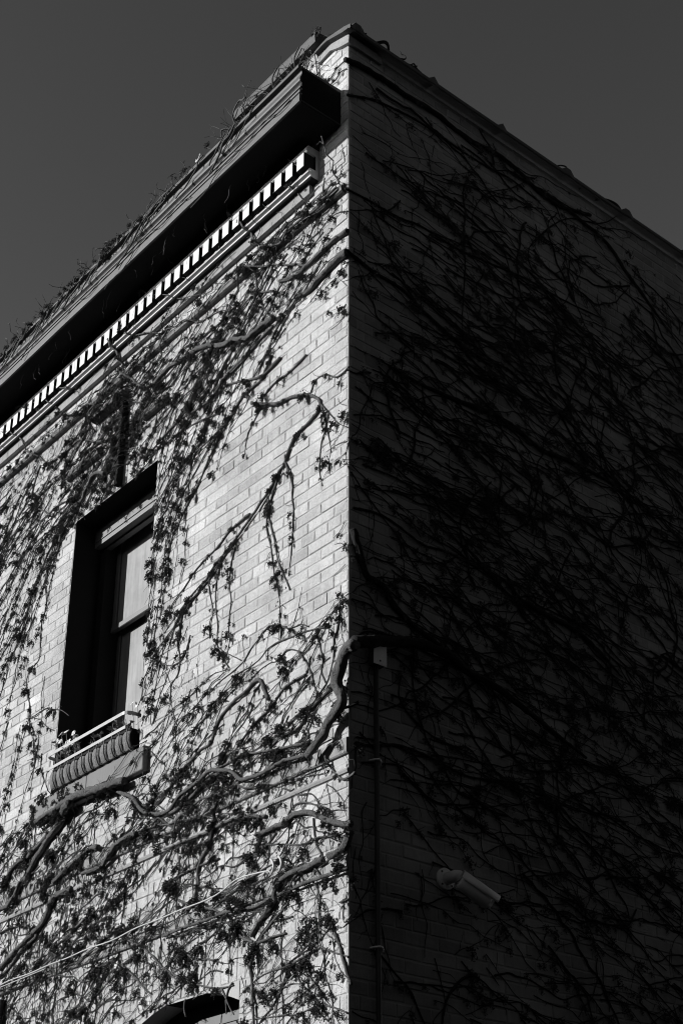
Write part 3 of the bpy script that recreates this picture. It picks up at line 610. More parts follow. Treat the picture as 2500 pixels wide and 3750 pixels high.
('trunk','L',7,5,0,(-1.364,4.443,-1.443,4.493,-1.522,4.53,-1.599,4.53,-1.639,4.459,-1.662,4.384)),
('trunk','L',4,3,0,(-0.874,4.997,-0.962,5.057,-1.083,5.149,-1.182,5.301,-1.172,5.375)),
('lower','L',22,13,0,(-2.473,4.631,-2.55,4.614,-2.626,4.58,-2.701,4.54,-2.788,4.503,-2.843,4.462,-2.91,4.424,-2.954,4.375,-3,4.337,-3.046,4.298,-3.098,4.234,-3.187,4.189,-3.318,4.179)),
('lower','L',14,10,0,(-2.804,4.541,-2.881,4.5,-2.962,4.483,-3.021,4.453,-3.119,4.455,-3.193,4.44,-3.252,4.404,-3.295,4.342,-3.352,4.294)),
('lower','L',24,16,0,(-1.895,4.609,-2.062,4.621,-2.206,4.636,-2.354,4.656,-2.453,4.663,-2.553,4.658,-2.631,4.642,-2.754,4.637,-2.878,4.626)),
('lower','L',17,12,0,(-2.158,4.288,-2.236,4.308,-2.31,4.295,-2.385,4.277,-2.45,4.257,-2.516,4.242,-2.591,4.218,-2.649,4.2)),
('lower','L',16,10,0,(-1.76,4.266,-1.892,4.266,-1.98,4.248,-2.013,4.221,-2.065,4.198,-2.108,4.178,-2.181,4.171,-2.286,4.176,-2.343,4.179)),
('lower','L',17,14,0,(-2.455,4.118,-2.573,4.119,-2.652,4.111,-2.687,4.082,-2.717,4.022,-2.77,3.975,-2.867,3.943,-2.965,3.911,-3.044,3.885,-3.184,3.834,-3.242,3.803)),
('lower','L',13,10,0,(-2.817,3.922,-2.886,3.899,-2.957,3.876,-3.02,3.86,-3.071,3.828,-3.14,3.789,-3.24,3.756)),
('lower','L',10,6,0,(-2.232,3.908,-2.346,3.884,-2.412,3.866,-2.47,3.846,-2.554,3.827,-2.655,3.798)),
('lower','L',9,6,0,(-2.249,3.908,-2.306,3.835,-2.378,3.805,-2.424,3.769,-2.46,3.727,-2.47,3.68)),
('lower','L',9,6,0,(-2.513,3.787,-2.578,3.755,-2.662,3.726,-2.7,3.688,-2.757,3.653,-2.844,3.633)),
('lower','L',7,5,0,(-2.258,3.776,-2.31,3.733,-2.355,3.694,-2.41,3.664)),
('lower','L',6,4,0,(-2.561,3.626,-2.572,3.54,-2.646,3.508,-2.67,3.442)),
('lower','L',6,4,0,(-2.67,3.647,-2.671,3.575,-2.681,3.505,-2.684,3.448)),
('lower','L',7,5,0,(-3.309,4.035,-3.212,4.044,-3.083,4.031,-2.981,4)),
('lower','L',9,5,0,(-1.878,3.788,-1.969,3.769,-2.023,3.754,-2.1,3.722,-2.178,3.698,-2.258,3.674,-2.321,3.652)),
('lower','L',10,7,0,(-2.076,3.621,-2.107,3.559,-2.15,3.52,-2.17,3.489)),
('lower','L',16,10,0,(0.036,3.838,-0.048,3.866,-0.142,3.908,-0.23,3.961,-0.319,3.995,-0.399,4,-0.449,3.981,-0.521,3.981,-0.604,3.976,-0.689,3.979)),
('lower','L',11,8,0,(-0.612,4.056,-0.753,4.091,-0.852,4.112,-0.942,4.115,-1.032,4.112,-1.112,4.105,-1.29,4.109,-1.51,4.115)),
('lower','L',12,9,0,(-1.008,4.281,-1.029,4.251,-1.047,4.178,-1.065,4.106,-1.094,4.023,-1.159,3.97,-1.183,3.907,-1.189,3.825,-1.216,3.736,-1.243,3.708)),
('lower','L',22,16,0,(0.038,3.805,0.015,3.762,-0.012,3.738,-0.049,3.716,-0.096,3.716)),
('lower','L',15,11,0,(-0.14,3.716,-0.255,3.707,-0.352,3.711,-0.431,3.699,-0.49,3.668,-0.509,3.628,-0.538,3.591,-0.608,3.556,-0.668,3.511,-0.708,3.482)),
('lower','L',11,9,0,(0.023,3.633,-0.134,3.635,-0.276,3.638,-0.413,3.632,-0.574,3.625,-0.676,3.616,-0.782,3.63,-0.89,3.637,-1,3.635,-1.112,3.633,-1.285,3.636,-1.463,3.632)),
('lower','L',8,7,0,(-0.252,3.713,-0.329,3.694,-0.377,3.662,-0.396,3.61)),
('lower','L',10,9,0,(-0.142,3.461,-0.095,3.385,-0.059,3.319,-0.031,3.249,0.004,3.162,0.031,3.117)),
('lower','L',10,7,0,(-0.903,3.634,-0.844,3.543,-0.788,3.493,-0.691,3.448,-0.609,3.437,-0.538,3.441,-0.439,3.439)),
('lower','L',9,6,0,(-0.659,3.058,-0.668,3.136,-0.694,3.262,-0.709,3.358,-0.67,3.412,-0.612,3.475,-0.493,3.544,-0.425,3.579)),
('lower','L',7,5,0,(-1.453,3.468,-1.268,3.374,-1.117,3.32,-1.015,3.289,-0.928,3.274,-0.842,3.271)),
('lower','L',9,6,0,(-1.338,3.798,-1.18,3.728,-1.029,3.681,-0.926,3.632,-0.857,3.565,-0.832,3.502)),
('lower','L',8,5,0,(-1.002,3.939,-1.105,3.943,-1.209,3.941,-1.496,3.926)),
('lower','L',6,4,0,(-0.002,3.794,-0.095,3.818,-0.209,3.842,-0.326,3.84,-0.487,3.882,-0.591,3.908,-0.763,3.953)),
('lower','L',6,4,0,(-0.425,3.846,-0.485,3.803,-0.607,3.795,-0.69,3.775,-0.796,3.768,-0.904,3.747,-1.037,3.751)),
('lower','L',7,5,0,(-0.21,4.002,-0.142,3.964,-0.2,3.993,-0.309,4.043,-0.389,4.052,-0.439,4.013)),
('lower','L',7,5,0,(-0.248,3.948,-0.237,3.868,-0.217,3.799,-0.187,3.754,-0.225,3.713,-0.186,3.667,-0.148,3.608)),
('lower','L',6,4,0,(0.008,3.242,-0.091,3.279,-0.192,3.329,-0.278,3.376,-0.365,3.437)),
('lower','L',7,4,0,(-0.21,3.32,-0.313,3.299,-0.39,3.284,-0.507,3.282,-0.606,3.277,-0.666,3.263,-0.767,3.226)),
('lower','L',7,4,0,(-0.39,3.29,-0.35,3.217,-0.292,3.159,-0.244,3.116,-0.179,3.058,-0.133,3.005)),
('lower','L',6,4,0,(-0.001,3,-0.134,3.051,-0.225,3.061,-0.346,3.052,-0.461,3.065,-0.659,3.08)),
('lower','L',6,4,0,(-0.275,3.215,-0.199,3.143,-0.162,3.078,-0.17,3.023)),
('lower','L',6,4,0,(-0.01,3.504,-0.056,3.496,0.008,3.5)),
('lower','L',4,3,0,(0.024,3.425,-0.021,3.4,-0.03,3.461,-0.003,3.538)),
('lower','L',8,5,0,(-1.852,3.557,-1.721,3.472,-1.638,3.404,-1.559,3.355)),
('lower','L',8,5,0,(-1.801,3.687,-1.661,3.616,-1.546,3.54,-1.455,3.47,-1.346,3.397,-1.212,3.347,-1.113,3.332)),
('lower','L',7,5,0,(-1.328,3.526,-1.256,3.506,-1.173,3.461,-1.074,3.442,-0.986,3.414,-0.937,3.393)),
('lower','L',6,4,0,(-1.23,3.186,-1.254,3.234,-1.248,3.278)),
('lower','L',6,4,0,(-0.941,3.273,-0.9,3.217,-0.87,3.169,-0.831,3.13)),
('lower','L',6,4,0,(-0.849,3.284,-0.884,3.258,-0.899,3.206,-0.895,3.141)),
('lower','L',8,5,0,(-0.615,4.405,-0.489,4.373,-0.345,4.35,-0.292,4.384,-0.315,4.427)),
('lower','L',9,6,0,(0.06,4.084,-0.027,4.075,-0.088,4.128,-0.13,4.189,-0.13,4.246,-0.048,4.27)),
('lower','L',6,4,0,(-0.133,4.191,-0.227,4.191,-0.322,4.199,-0.376,4.186,-0.497,4.193)),
('lower','L',7,5,0,(-1.194,4.204,-1.259,4.229,-1.352,4.262,-1.388,4.225,-1.41,4.169,-1.453,4.073,-1.502,4.031)),
('lower','L',9,6,0,(-0.9,4.257,-1.01,4.274,-1.085,4.288,-1.161,4.301,-1.235,4.276,-1.324,4.262,-1.426,4.235,-1.589,4.263,-1.798,4.279)),
('lower','L',9,7,0,(-1.008,4.243,-1.041,4.192,-1.062,4.137,-1.083,4.083,-1.103,4.021,-1.161,3.976,-1.197,3.948,-1.177,3.862,-1.197,3.794,-1.242,3.731)),
('shade','R',30,24,0.03,(-0.019,4.743,0.032,4.763,0.133,4.799,0.275,4.842,0.392,4.873,0.51,4.882,0.629,4.871,0.719,4.833,0.821,4.815,0.925,4.805,1.082,4.76,1.22,4.716,1.348,4.669,1.624,4.583)),
('shade','R',26,20,0,(-0.044,8.588,0.091,8.621,0.264,8.633,0.44,8.628,0.658,8.647,0.842,8.622,1.031,8.617,1.228,8.649,1.425,8.624,1.624,8.559,1.811,8.558,2.122,8.666)),
('shade','R',20,26,0,(1.193,8.719,1.303,8.585,1.544,8.585,1.792,8.585,2.044,8.545,2.278,8.49,2.441,8.354,2.607,8.237,2.774,8.12,2.98,7.963)),
('shade','R',16,12,0,(-0.019,8.325,0.166,8.415,0.374,8.466,0.588,8.482,0.807,8.48,1.072,8.485,1.346,8.508,1.586,8.487)),
('shade','R',14,10,0,(-0.034,7.603,0.128,7.62,0.359,7.627,0.565,7.664,0.847,7.659,1.143,7.705,1.452,7.754,1.73,7.764,2.149,7.806)),
('shade','R',10,9,0,(1.076,8.491,0.973,8.319,0.908,8.139,0.919,7.972,0.892,7.786,0.9,7.573,0.87,7.313,0.858,7.068,0.885,6.898)),
('shade','R',8,6,0,(1.612,8.713,1.349,8.442,1.144,8.282,1.02,8.103,0.975,7.937,1.005,7.801)),
('shade','R',20,14,0,(-0.037,7.16,0.167,7.12,0.378,7.11,0.575,7.028,0.811,6.962,1.091,6.912)),
('shade','R',9,7,0,(1.749,8.384,1.634,8.246,1.476,8.013,1.503,7.853,1.663,7.87,1.882,8.024)),
('shade','R',12,8,0,(2.505,8.938,2.247,8.671,1.905,8.511,1.7,8.318,1.429,7.951)),
('shade','R',24,16,0,(0.237,6.532,0.475,6.515,0.689,6.527,0.892,6.546,1.173,6.568,1.422,6.495,1.685,6.516,1.997,6.522,2.401,6.496)),
('shade','R',16,10,0,(0.917,6.912,1.206,6.957,1.46,6.888,1.647,6.846,1.787,6.687,2.013,6.594,2.266,6.509,2.493,6.345)),
('shade','R',14,10,0,(0.026,5.534,0.23,5.562,0.47,5.497,0.657,5.514,0.848,5.504,1.111,5.491,1.234,5.318,1.436,5.264,1.64,5.181)),
('shade','R',26,22,0,(1.102,5.536,1.195,5.421,1.381,5.389,1.645,5.367,1.82,5.3,2.03,5.186)),
('shade','R',10,8,0,(0.088,5.821,0.297,5.827,0.544,5.82,0.802,5.84,1.033,5.805,1.197,5.714,1.365,5.636,1.53,5.5,1.625,5.367)),
('shade','R',10,8,0,(2.706,7.053,2.463,6.866,2.231,6.687,1.806,6.448,1.597,6.242,1.308,6.039)),
('shade','R',30,20,0,(0.014,5.397,0.099,5.179,0.213,5.145,0.284,5.059,0.399,4.999,0.532,4.956,0.681,4.905)),
('shade','R',14,12,0,(0.031,4.258,0.12,4.267,0.304,4.316,0.454,4.31,0.647,4.283,0.785,4.272,0.949,4.289,1.145,4.266)),
('shade','R',12,8,0,(0.334,4.709,0.312,4.578,0.386,4.491,0.499,4.43,0.655,4.409,0.896,4.394)),
('shade','R',16,12,0,(1.388,5.113,1.143,5.012,0.919,4.868,0.767,4.741,0.639,4.608,0.459,4.494,0.36,4.345)),
('shade','R',5,4,0,(0.032,3.724,0.019,3.68,0.023,3.613,0.028,3.56,0.044,3.53,0.036,3.509)),
('shade','T',8,6,0,(0.145,8.815,0.194,8.854,0.244,8.893,0.279,8.9,0.3,8.871,0.335,8.851,0.392,8.847,0.449,8.843,0.5,8.842,0.536,8.822)),
('shade','T',4,3,0,(0.335,8.844,0.378,8.848,0.407,8.865,0.422,8.913,0.408,8.933,0.398,8.955)),
('shade','T',4,3,0,(0.449,8.843,0.479,8.879,0.501,8.864,0.516,8.897)),
('shade','T',4,3,0,(0.021,8.802,0.049,8.844,0.066,8.864,0.056,8.878,0.035,8.878)),
('shade','T',4,3,0,(0.056,8.849,0.076,8.842,0.094,8.855)),
('shade','T',3,2,0,(0.479,8.864,0.515,8.852,0.551,8.84)),
('shade','T',4,3,0,(1.732,8.814,1.786,8.859,1.853,8.889,1.89,8.877,1.899,8.836,1.924,8.829,1.941,8.804)),
('shade','T',4,3,0,(1.999,8.793,2.043,8.843,2.053,8.814)),
('shade','T',10,7,0,(2.157,8.801,2.254,8.835,2.337,8.855,2.406,8.861,2.457,8.832,2.552,8.816)),
]
def lift(x, z):                                      # how far the trim under a stem stands out of the wall
    e = 0
    for (a, b, p) in ((7.60, 7.685, .042), (7.79, 7.88, .038), (4.195, 4.285, .018), (3.64, 3.717, .018)):
        d = max(a - z, z - b, 0); e = max(e, p * max(0, 1 - d/.03))
    for (x0, x1, a, b, p) in ((-2.95, -1.73, 4.62, 4.79, .046), (-2.98, -2.54, 7.11, 7.21, .048), (-2.67, -2.25, 7.42, 7.52, .072), (-2.03, -1.75, 7.11, 7.21, .048), (-2.31, -2.235, 6.74, 7.43, .055)):
        d = max(a - z, z - b, x0 - x, x - x1, 0); e = max(e, p * max(0, 1 - d/.03))
    if z > 7.885: e = .09
    return e
def P3(wall, s, z, off):
    if wall == 'L': off += lift(s, z)
    return Vector((s, -off, z)) if wall == 'L' else Vector((off, s, z))
# berry cluster meshes, hanging tufts of stalks ending in berries; local -y is away from the wall
def cluster_mesh(seed, n=26, L=.05, mname='berry'):
    rnd = random.Random(seed); mb = MB()
    core = [Vector((0,0,0)), Vector((rnd.uniform(-.01,.01),-.018,-.012)), Vector((rnd.uniform(-.015,.015),-.024,-.035)), Vector((rnd.uniform(-.015,.015),-.026,-.058))]
    mb.tube(core, [.0030,.0026,.0022,.0015], 4)
    for k in range(n):
        c = core[rnd.choice((0,1,1,2,2,3))]; d = Vector((rnd.gauss(0,.75), rnd.gauss(-.2,.4), rnd.gauss(-.4,.8))).normalized()
        l = L * rnd.uniform(.12,.80); e = c + d*l*.55; e2 = e + (d*.8+Vector((0,0,-.5))+Vector((rnd.gauss(0,.4),0,rnd.gauss(0,.4)))).normalized()*l*.45
        if e.y > -.004: e.y = -.004
        if e2.y > -.005: e2.y = -.005
        mb.tube([c, e, e2], [.0014,.0012,.0010], 3, cap=False)
        for q_ in range(rnd.choice((1,2,3,4))):
            mb.blob(e2+Vector((rnd.gauss(0,.004), -abs(rnd.gauss(0,.003)), rnd.gauss(0,.004))), rnd.uniform(.0040,.0064))
    me = bpy.data.meshes.new('berry_cluster'); me.from_pydata(mb.v, [], mb.f); me.materials.append(M[mname]); me.update(); return me, mb
CL = [cluster_mesh(100+i, rnd_n, L_) for i, (rnd_n, L_) in enumerate(((44,.045),(60,.05),(32,.038),(74,.058),(22,.036),(50,.044)))]
CS = [cluster_mesh(200+i, rnd_n, L_, 'berrys') for i, (rnd_n, L_) in enumerate(((26,.06),(34,.07)))]

class Vine:
    def __init__(s, wall, label):
        s.wall = wall; s.o = thing('climbing_vine', label, 'vine'); s.twigs = MB(); s.clusters = []; s.n = 0
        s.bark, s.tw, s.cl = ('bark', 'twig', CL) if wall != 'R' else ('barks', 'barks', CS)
    def stem(s, pts, r0, r1, seed, off=0, part=True, dens=1., lift=0, taper=False):
        rnd = random.Random(seed); P = spline([(a, b, 0) for a, b in pts], .012 if r0 > .01 else .018); n = len(P)
        out = []; rad = []
        for i, p in enumerate(P):
            t = i/(n-1) if n > 1 else 0; r = (r0*(1-t)+r1*t); r *= 1 + .16*noise.noise((p.x*31, p.y*31, seed)) + (.25 if (i % 7 == seed % 7 and r < .012) else 0)
            k = (.0022 if r < .012 else .0035)
            dx = k*noise.noise((p.x*28, p.y*28, seed+.5)); dz = k*noise.noise((p.x*28, p.y*28, seed+7.5))
            o = r*.92 + .003 + off + (.012*max(0, noise.noise((p.x*4, p.y*4, seed+3.3))) if r < .012 else 0) + lift
            out.append(P3(s.wall, p.x+dx, p.y+dz, o)); rad.append(r)
        if taper: rad = [q_ * min(1, .25 + .75*k/(n*.3), .2 + .8*(n-1-k)/(n*.25)) for k, q_ in enumerate(rad)]
        sd = 18 if r0 > .013 else (8 if r0 > .008 else 5)
        if part:
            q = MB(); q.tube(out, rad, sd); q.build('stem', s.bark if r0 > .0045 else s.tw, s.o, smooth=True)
        else: s.twigs.tube(out, rad, 4 if r0 > .0025 else 3, cap=False)
        # side twigs and clusters
        L = sum((P[i+1]-P[i]).length for i in range(n-1))
        m = int(L*6*dens) if r0 < .03 else int(L*6*dens)
        for _ in range(m):
            i = rnd.randrange(n); p = P[i]; s.twig((p.x, p.y), rnd, rnd.uniform(.02,.10), rnd.uniform(-pi, 0) if rnd.random() < .7 else rnd.uniform(0, pi), .0012 + rnd.random()*.0012)
        return P
    def twig(s, p, rnd, L, ang, r):
        if hits(s.wall, *p): return
        k = max(2, int(L/.018)); a = ang; x, z = p; o = .006; pts = []
        for i in range(k+1):
            pts.append(P3(s.wall, x, z, max(r+.001, o)))
            a += rnd.gauss(0, .35); st = L/k; x += cos(a)*st; z += sin(a)*st; o += rnd.uniform(-.003, .006)
        s.twigs.tube(pts, [r*(1-.5*i/k) for i in range(k+1)], 3, cap=False)
    def cluster(s, x, z, rnd, sc=None, off=.006):
        if hits(s.wall, x, z): return
        if s.wall == 'L' and z < 4.6: sc = rnd.choice((.26,.32,.4,.48,.6,.82))
        s.clusters.append((x, z, sc or rnd.choice((.24,.30,.36,.43,.52,.68)), rnd.uniform(-.5,.5), rnd.randrange(len(s.cl)), off))
    def finish(s):
        rz = 0 if s.wall == 'L' else pi/2
        s.clusters.sort(key=lambda c: -c[2])
        rest = MB()
        for i, (x, z, sc_, ry, k, off) in enumerate(s.clusters):
            me, mb = s.cl[k]; loc = P3(s.wall, x, z, off)
            if i < 85: link_inst(me, loc, (0, ry, rz), sc_, 'berry_cluster', s.o) if s.wall == 'L' else link_inst(me, loc, (ry*0, 0, rz), sc_, 'berry_cluster', s.o)
            else:
                ca, sa = cos(ry), sin(ry); vs = []
                for (a, b, c) in mb.v:
                    a2, c2 = a*ca + c*sa, -a*sa + c*ca
                    if s.wall == 'R': vs.append((loc.x - b*sc_, loc.y + a2*sc_, loc.z + c2*sc_))
                    else: vs.append((loc.x + a2*sc_, loc.y + b*sc_, loc.z + c2*sc_))
                rest.add(vs, mb.f)
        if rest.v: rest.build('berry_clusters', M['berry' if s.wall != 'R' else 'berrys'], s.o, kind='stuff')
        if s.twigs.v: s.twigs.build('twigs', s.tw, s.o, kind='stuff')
def hits(wall, x, z):
    if wall != 'L': return x < -.05 or z > 8.80
    if x > .01: return True
    for (a, b, c, d) in (W1, W2):
        if a+.005 < x < b-.005 and c+.01 < z < d-.01: return True
    return False
V = {
 'diag': Vine('L', 'long bare vine trailing diagonally across the open sunlit brick towards the window'),
 'upper': Vine('L', 'dense upper tangle of bare vine spreading over the moulding just below the white dentils'),
 'left': Vine('L', 'thin bare vine strands hanging straight down the sunlit brick left of the upper window'),
 'trunk': Vine('L', 'thick pale-barked vine trunk wrapping the corner and winding left towards the planter sill'),
 'lower': Vine('L', 'heavy tangle of bare vine over the two lower stone belts and the white cable'),
 'shade': Vine('R', 'dark bare vine covering the whole shaded right wall'),
}
for i, (g_, w_, r0, r1, off, c) in enumerate(TR):
    pts = list(zip(c[::2], c[1::2])); v = V[g_]; rnd = random.Random(i*7+1)
    if w_ == 'T':                                     # sprigs standing on the coping
        q = MB(); r0 *= 1.5; r1 *= 1.5; P = spline([(.035+.02*sin(k), a, b + .012) for k, (a, b) in enumerate(pts)], .015); q.tube(P, [r0/1000+(r1-r0)/1000*k/len(P) for k in range(len(P))], 5); q.build('stem', 'barks', v.o, smooth=True); continue
    if g_ == 'shade' and off == 0: r0 *= .62; r1 *= .5
    if g_ == 'shade' and off > 0: r1 = 7
    if r0 < 14: r0 *= .8; r1 *= .8
    P = v.stem(pts, r0/1000, r1/1000, i+1, off, taper=(g_ == 'shade' and pts[0][0] > .1))
    L = sum((P[k+1]-P[k]).length for k in range(len(P)-1))
    cl_n = {'diag': 12, 'upper': 8, 'left': 11, 'trunk': 7, 'lower': 7, 'shade': 4}[g_]
    for _ in range(int(L*cl_n*(1 if r0 < 18 else .45) + rnd.random())):
        p = P[rnd.randrange(len(P))]; v.cluster(p.x+rnd.gauss(0,.008), p.y-rnd.random()*.012, rnd, off=.006+min(r0,12)/1000.)

# flow of the untraced strands: slope angle of the growth direction on each wall
def strand(v, x, z, L, ang0, bend, rnd, r, cl=12, wander=.15, stop=None):
    a = ang0; pts = [(x, z)]; st = .055; k = int(L/st); av = 0
    for i in range(k):
        av = av*.5 + rnd.gauss(0, wander); a2 = a + av; x += cos(a2)*st; z += sin(a2)*st; a += bend*st
        if hits(v.wall, x, z) or (stop and stop(x, z)): break
        pts.append((x, z))
    if len(pts) < 3: return
    v.stem(pts, r, r*.5, rnd.randrange(9999), part=False, dens=.8)
    for p in pts:
        if rnd.random() < cl*st*.48: v.cluster(p[0]+rnd.gauss(0,.01), p[1]-rnd.random()*.015, rnd, off=.008)
def openbrick(x, z):                                 # the patch of bare brick the photograph shows right of the window
    lo = -1.75 + (6.9 - z)*.0
    top = 7.02 + .18*x*0 - max(0, (-x-.45))*.95
    return (-1.70 < x < -.02) and (4.95 < z < top)
rnd = random.Random(21)
U = V['upper']
for _ in range(190):                                  # bundle sweeping down-left below the string moulding
    x = rnd.uniform(-4.6, -.1); z = rnd.uniform(6.95, 7.80) - max(0, -x-2.2)*.05
    if rnd.random() < .35: z = rnd.uniform(6.6, 7.3) if x < -.8 else z
    if -3.1 < x < -1.9 and rnd.random() < .4: continue
    L = rnd.uniform(.6, 1.7) if x < -.5 else rnd.uniform(.2, .5)
    strand(U, x, z, L, pi + rnd.uniform(.15, .95), .35, rnd, rnd.uniform(.0018, .0052), 11, stop=openbrick)
for _ in range(120):
    x = rnd.uniform(-2.6, -.04); z = rnd.uniform(7.02, 7.86)
    strand(U, x, z, rnd.uniform(.4,1.1), pi + rnd.uniform(.1,.8), .2, rnd, rnd.uniform(.0018,.0050), 9, .15, stop=openbrick)
for _ in range(90):                                   # thin upright and slanting shoots around the moulding
    x = rnd.uniform(-4.6, -.08); z = rnd.uniform(7.3, 7.8)
    strand(U, x, z, rnd.uniform(.12,.45), rnd.choice((pi/2, -pi/2, pi*.8, -.6)) + rnd.gauss(0,.4), 0, rnd, rnd.uniform(.0015,.003), 3, .4, stop=openbrick)
for _ in range(74):                                  # field left of and above the upper window
    x = rnd.uniform(-4.7, -1.95); z = rnd.uniform(6.1, 7.2) if x < -2.85 else rnd.uniform(6.78, 7.2)
    if x > -2.95 and rnd.random() < .6: continue
    strand(U, x, z, rnd.uniform(.5,1.4), pi + rnd.uniform(.45,.85), .25, rnd, rnd.uniform(.0020,.0048), 9, stop=openbrick)
for _ in range(240):
    x = rnd.uniform(-4.6, -.1); z = rnd.uniform(7.0, 7.75)
    strand(U, x, z, rnd.uniform(.1,.5), rnd.choice((pi+.3,pi+.7,-pi/2,pi/2)) + rnd.gauss(0,.35), 0, rnd, rnd.uniform(.001,.002), 4, .3, stop=openbrick)
Lf = V['left']
for _ in range(32):
    x = rnd.uniform(-4.4, -2.9); z = rnd.uniform(5.1, 6.5)
    strand(Lf, x, z, rnd.uniform(.3,.9), -pi/2 - rnd.uniform(0,.6), 0, rnd, rnd.uniform(.002,.004), 10, .13)
Dg = V['diag']
for _ in range(24):                                   # strands beside the window and close to the diagonal
    x = rnd.uniform(-1.84, -1.45); z = rnd.uniform(5.3, 6.9)
    strand(Dg, x, z, rnd.uniform(.3,.8), -pi/2 - rnd.uniform(.05,.55), 0, rnd, rnd.uniform(.002,.004), 12, .14)
for _ in range(26):                                   # sprigs on the corner arris
    z = rnd.uniform(4.9, 8.0)
    strand(Dg, -.015, z, rnd.uniform(.06,.2), pi + rnd.uniform(-1,1), 0, rnd, .0025, 12, .4)
Tk = V['trunk']
for _ in range(70):
    x = rnd.uniform(-1.9, -.05); z = rnd.uniform(4.3, 5.0)
    strand(Tk, x, z, rnd.uniform(.25,.8), pi + rnd.uniform(.1,1.0) + (pi if rnd.random() < .2 else 0), .2, rnd, rnd.uniform(.0016,.0038), 6, .18)
for _ in range(40):
    x = rnd.uniform(-1.9, -.05); z = rnd.uniform(4.35, 5.2)
    strand(Tk, x, z, rnd.uniform(.15,.4), -pi/2 + rnd.gauss(0,.35), 0, rnd, rnd.uniform(.0012,.0025), 4, .3)
Lw = V['lower']
for _ in range(560):
    x = rnd.uniform(-4.2, -.03); z = rnd.uniform(2.9, 4.55) if x > -1.9 else rnd.uniform(3.2, 4.75)
    d = rnd.random()
    a = pi + rnd.uniform(0,.9) if d < .6 else (rnd.uniform(-pi*.6,-pi*.4) if d < .8 else rnd.uniform(-.9,.3))
    strand(Lw, x, z, rnd.uniform(.2,.9), a, rnd.uniform(-.4,.6), rnd, rnd.uniform(.0016,.0050), 5, .20)
for _ in range(620):
    x = rnd.uniform(-4.0, -.03); z = rnd.uniform(2.9, 4.6)
    strand(Lw, x, z, rnd.uniform(.1,.55), rnd.choice((-pi/2,-pi/2,pi+.5,pi+.8,-.5)) + rnd.gauss(0,.4), 0, rnd, rnd.uniform(.001,.0024), 3, .28)
Sh = V['shade']
for _ in range(90):
    strand(Sh, rnd.uniform(0, 3.3), rnd.uniform(3.2, 8.6), rnd.uniform(.5,1.6), rnd.uniform(-pi, pi), rnd.choice((-1,1))*rnd.uniform(.6,2.2), rnd, rnd.uniform(.003,.0085), 7, .22)
for _ in range(760):
    s_ = rnd.uniform(-.02, 3.4); z = rnd.uniform(2.9, 8.7)
    if rnd.random() < .14: s_ = rnd.uniform(0, .9); z = rnd.uniform(4.2, 7.2)
    if z > 7.9 and rnd.random() < .45: continue
    strand(Sh, max(s_, .01), z, rnd.uniform(.4,1.5), rnd.gauss(-.06,.22) + (-.35 if rnd.random() < .3 else 0), rnd.uniform(-.25,.25), rnd, rnd.uniform(.0018,.0052), 9, .17)
for _ in range(330):
    s_ = rnd.uniform(0, 3.3); z = rnd.uniform(2.9, 8.6)
    strand(Sh, s_, z, rnd.uniform(.1,.5), -pi/2 + rnd.gauss(0,.5), 0, rnd, rnd.uniform(.0018,.004), 8, .3)
for _ in range(46):                                   # knots of dead growth under the left end of the sill and planter
    Lw.cluster(rnd.uniform(-3.12,-2.55), rnd.uniform(4.56,4.80), rnd, rnd.choice((.4,.55,.7)))
for v in V.values(): v.finish()

# vines trailing over the cornice and the parapet
def loose(v_o, base, n, rnd, L=.25, r=.0025, spread=1.0, out=None, name='stem', m='twig'):
    q = MB()
    for _ in range(n):
        p = base(rnd); a = rnd.uniform(0, 2*pi); d = Vector(out or (rnd.gauss(0,1), rnd.gauss(-.2,.4), rnd.gauss(.6,.6))).normalized(); k = rnd.randint(4, 10); pts = [p]
        for i in range(k):
            d = (d + Vector((rnd.gauss(0,.35), rnd.gauss(0,.18), rnd.gauss(-.10,.35)))*spread).normalized(); p = p + d*(L*rnd.uniform(.5,1.2)/k); pts.append(p)
            if rnd.random() < .35:
                e = p + Vector((rnd.gauss(0,.018), rnd.gauss(0,.01), rnd.gauss(.008,.018))); q.tube([p, e], [r*.7, r*.5], 3, cap=False)
        q.tube(pts, [r*(1-.5*i/k) for i in range(k+1)], 4, cap=False)
    return q
rnd = random.Random(77)
CV = thing('climbing_vine', 'bare vine trailing along the top edge of the cornice and hanging over its mouldings', 'vine')
for _ in range(75):
    link_inst(CL[rnd.randrange(6)][0], (-.9 - 3.6*rnd.random()**.7, -.328, 8.435 + rnd.gauss(0,.02)), (rnd.gauss(0,.6), rnd.uniform(-1.5,1.5), 0), rnd.choice((.3,.4,.5,.65)), 'berry_cluster', CV)
q = loose(CV, lambda r_: Vector((-4.7 + 3.5*r_.random()**.9, -.30, 8.435)), 95, rnd, .17, .0034, 1.25); q.build('twigs', 'twig', CV, kind='stuff')
for k in range(44):                                    # runners lying over the fascia
    x = rnd.uniform(-4.5, -.5); pts = []; z = 8.43; n = rnd.randint(6, 12); y = -.325
    for i in range(n):
        pts.append((x, y - rnd.uniform(0,.008), z)); x -= rnd.uniform(.015,.06); z -= rnd.uniform(-.004,.045)
        if z < 8.15: break
    if len(pts) > 2: q = MB(); q.tube(spline(pts, .015), rnd.uniform(.003,.0065), 5); q.build('stem', 'bark', CV, smooth=True)
for k in range(5):                                     # longer runner following the lower fascia at the right
    x = -.14 - .5*k; pts = [(x - j*.05, -.318 - .004*(j % 2), 8.21 - .02*sin(j*.9+k) - .012*j*(k % 2)) for j in range(12)]
    pts = [p for p in pts if p[2] > 8.1]; q = MB(); q.tube(spline(pts, .015), .003, 5); q.build('stem', 'twig', CV, smooth=True)
q = MB()
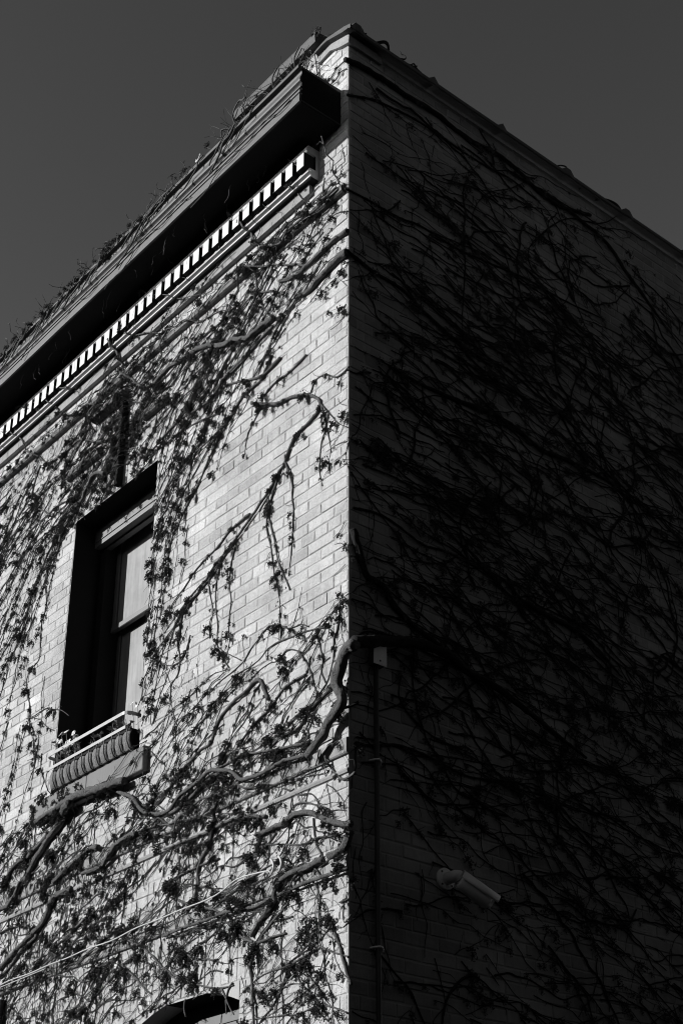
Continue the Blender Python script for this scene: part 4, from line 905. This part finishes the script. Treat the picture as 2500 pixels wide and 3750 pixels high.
for k in range(26):                                    # wisps hanging below the soffit
    x = rnd.uniform(-3.4, -.3); y = -rnd.uniform(.12,.28); L = rnd.uniform(.05,.18); pts = [(x, y, 8.15)]
    for j in range(5): pts.append((pts[-1][0]+rnd.gauss(0,.010), pts[-1][1]+rnd.gauss(0,.008), pts[-1][2]-L/5))
    q.tube(pts, .0014, 3)
q.build('hanging_twigs', 'twig', CV, kind='stuff')
PV = thing('climbing_vine', 'knotted bare vine wrapped over the raised parapet block at the roof corner', 'vine')
q = loose(PV, lambda r_: Vector((r_.uniform(-1.25,-.30), -.02, r_.uniform(8.58,9.0))), 110, rnd, .24, .0028, .8, None); q.build('twigs', 'twig', PV, kind='stuff')
for k in range(14):
    x = rnd.uniform(-1.15,-.35); z = rnd.uniform(8.85,9.08); pts = []
    for j in range(10): pts.append((x, -.012 - (.05 if z > 8.97 else 0) - rnd.uniform(0,.01), z)); x -= rnd.uniform(.02,.06); z -= rnd.uniform(-.02,.07)
    q = MB(); q.tube(spline(pts, .02), rnd.uniform(.003,.006), 5); q.build('stem', 'twig', PV, smooth=True)
for pts in ([(-.30,-.03,9.02),(-.29,-.04,9.06),(-.25,-.04,9.075),(-.22,-.04,9.05),(-.235,-.04,9.01)],
            [(-.02,-.006,8.64),(-.09,-.012,8.63),(-.16,-.010,8.60),(-.24,-.012,8.62),(-.30,-.012,8.58)],
            [(-.01,-.006,8.56),(-.06,-.012,8.57),(-.10,-.014,8.54),(-.17,-.012,8.55)],
            [(-.30,-.02,8.92),(-.285,-.02,8.82),(-.27,-.015,8.72),(-.20,-.012,8.62)]):
    q = MB(); q.tube(spline(pts, .01), .004, 5); q.build('stem', 'twig', PV, smooth=True)
    for p in pts[1:]:
        for _ in range(2):
            link_inst(CL[4][0], (p[0]+rnd.gauss(0,.01), p[1]-.004, p[2]-.004), (0, rnd.uniform(-.4,.4), 0), .45, 'berry_cluster', PV)
# pale hook on the cornice edge
q = MB(); q.tube(spline([(-1.10,-.318,8.465),(-1.095,-.326,8.44),(-1.075,-.326,8.435),(-1.06,-.324,8.455),(-1.065,-.318,8.485)], .006), .006, 6); q.build('cornice_hook', 'cable', None, smooth=True, label='tiny white metal hook standing on the cornice edge against the sky', category='hook')
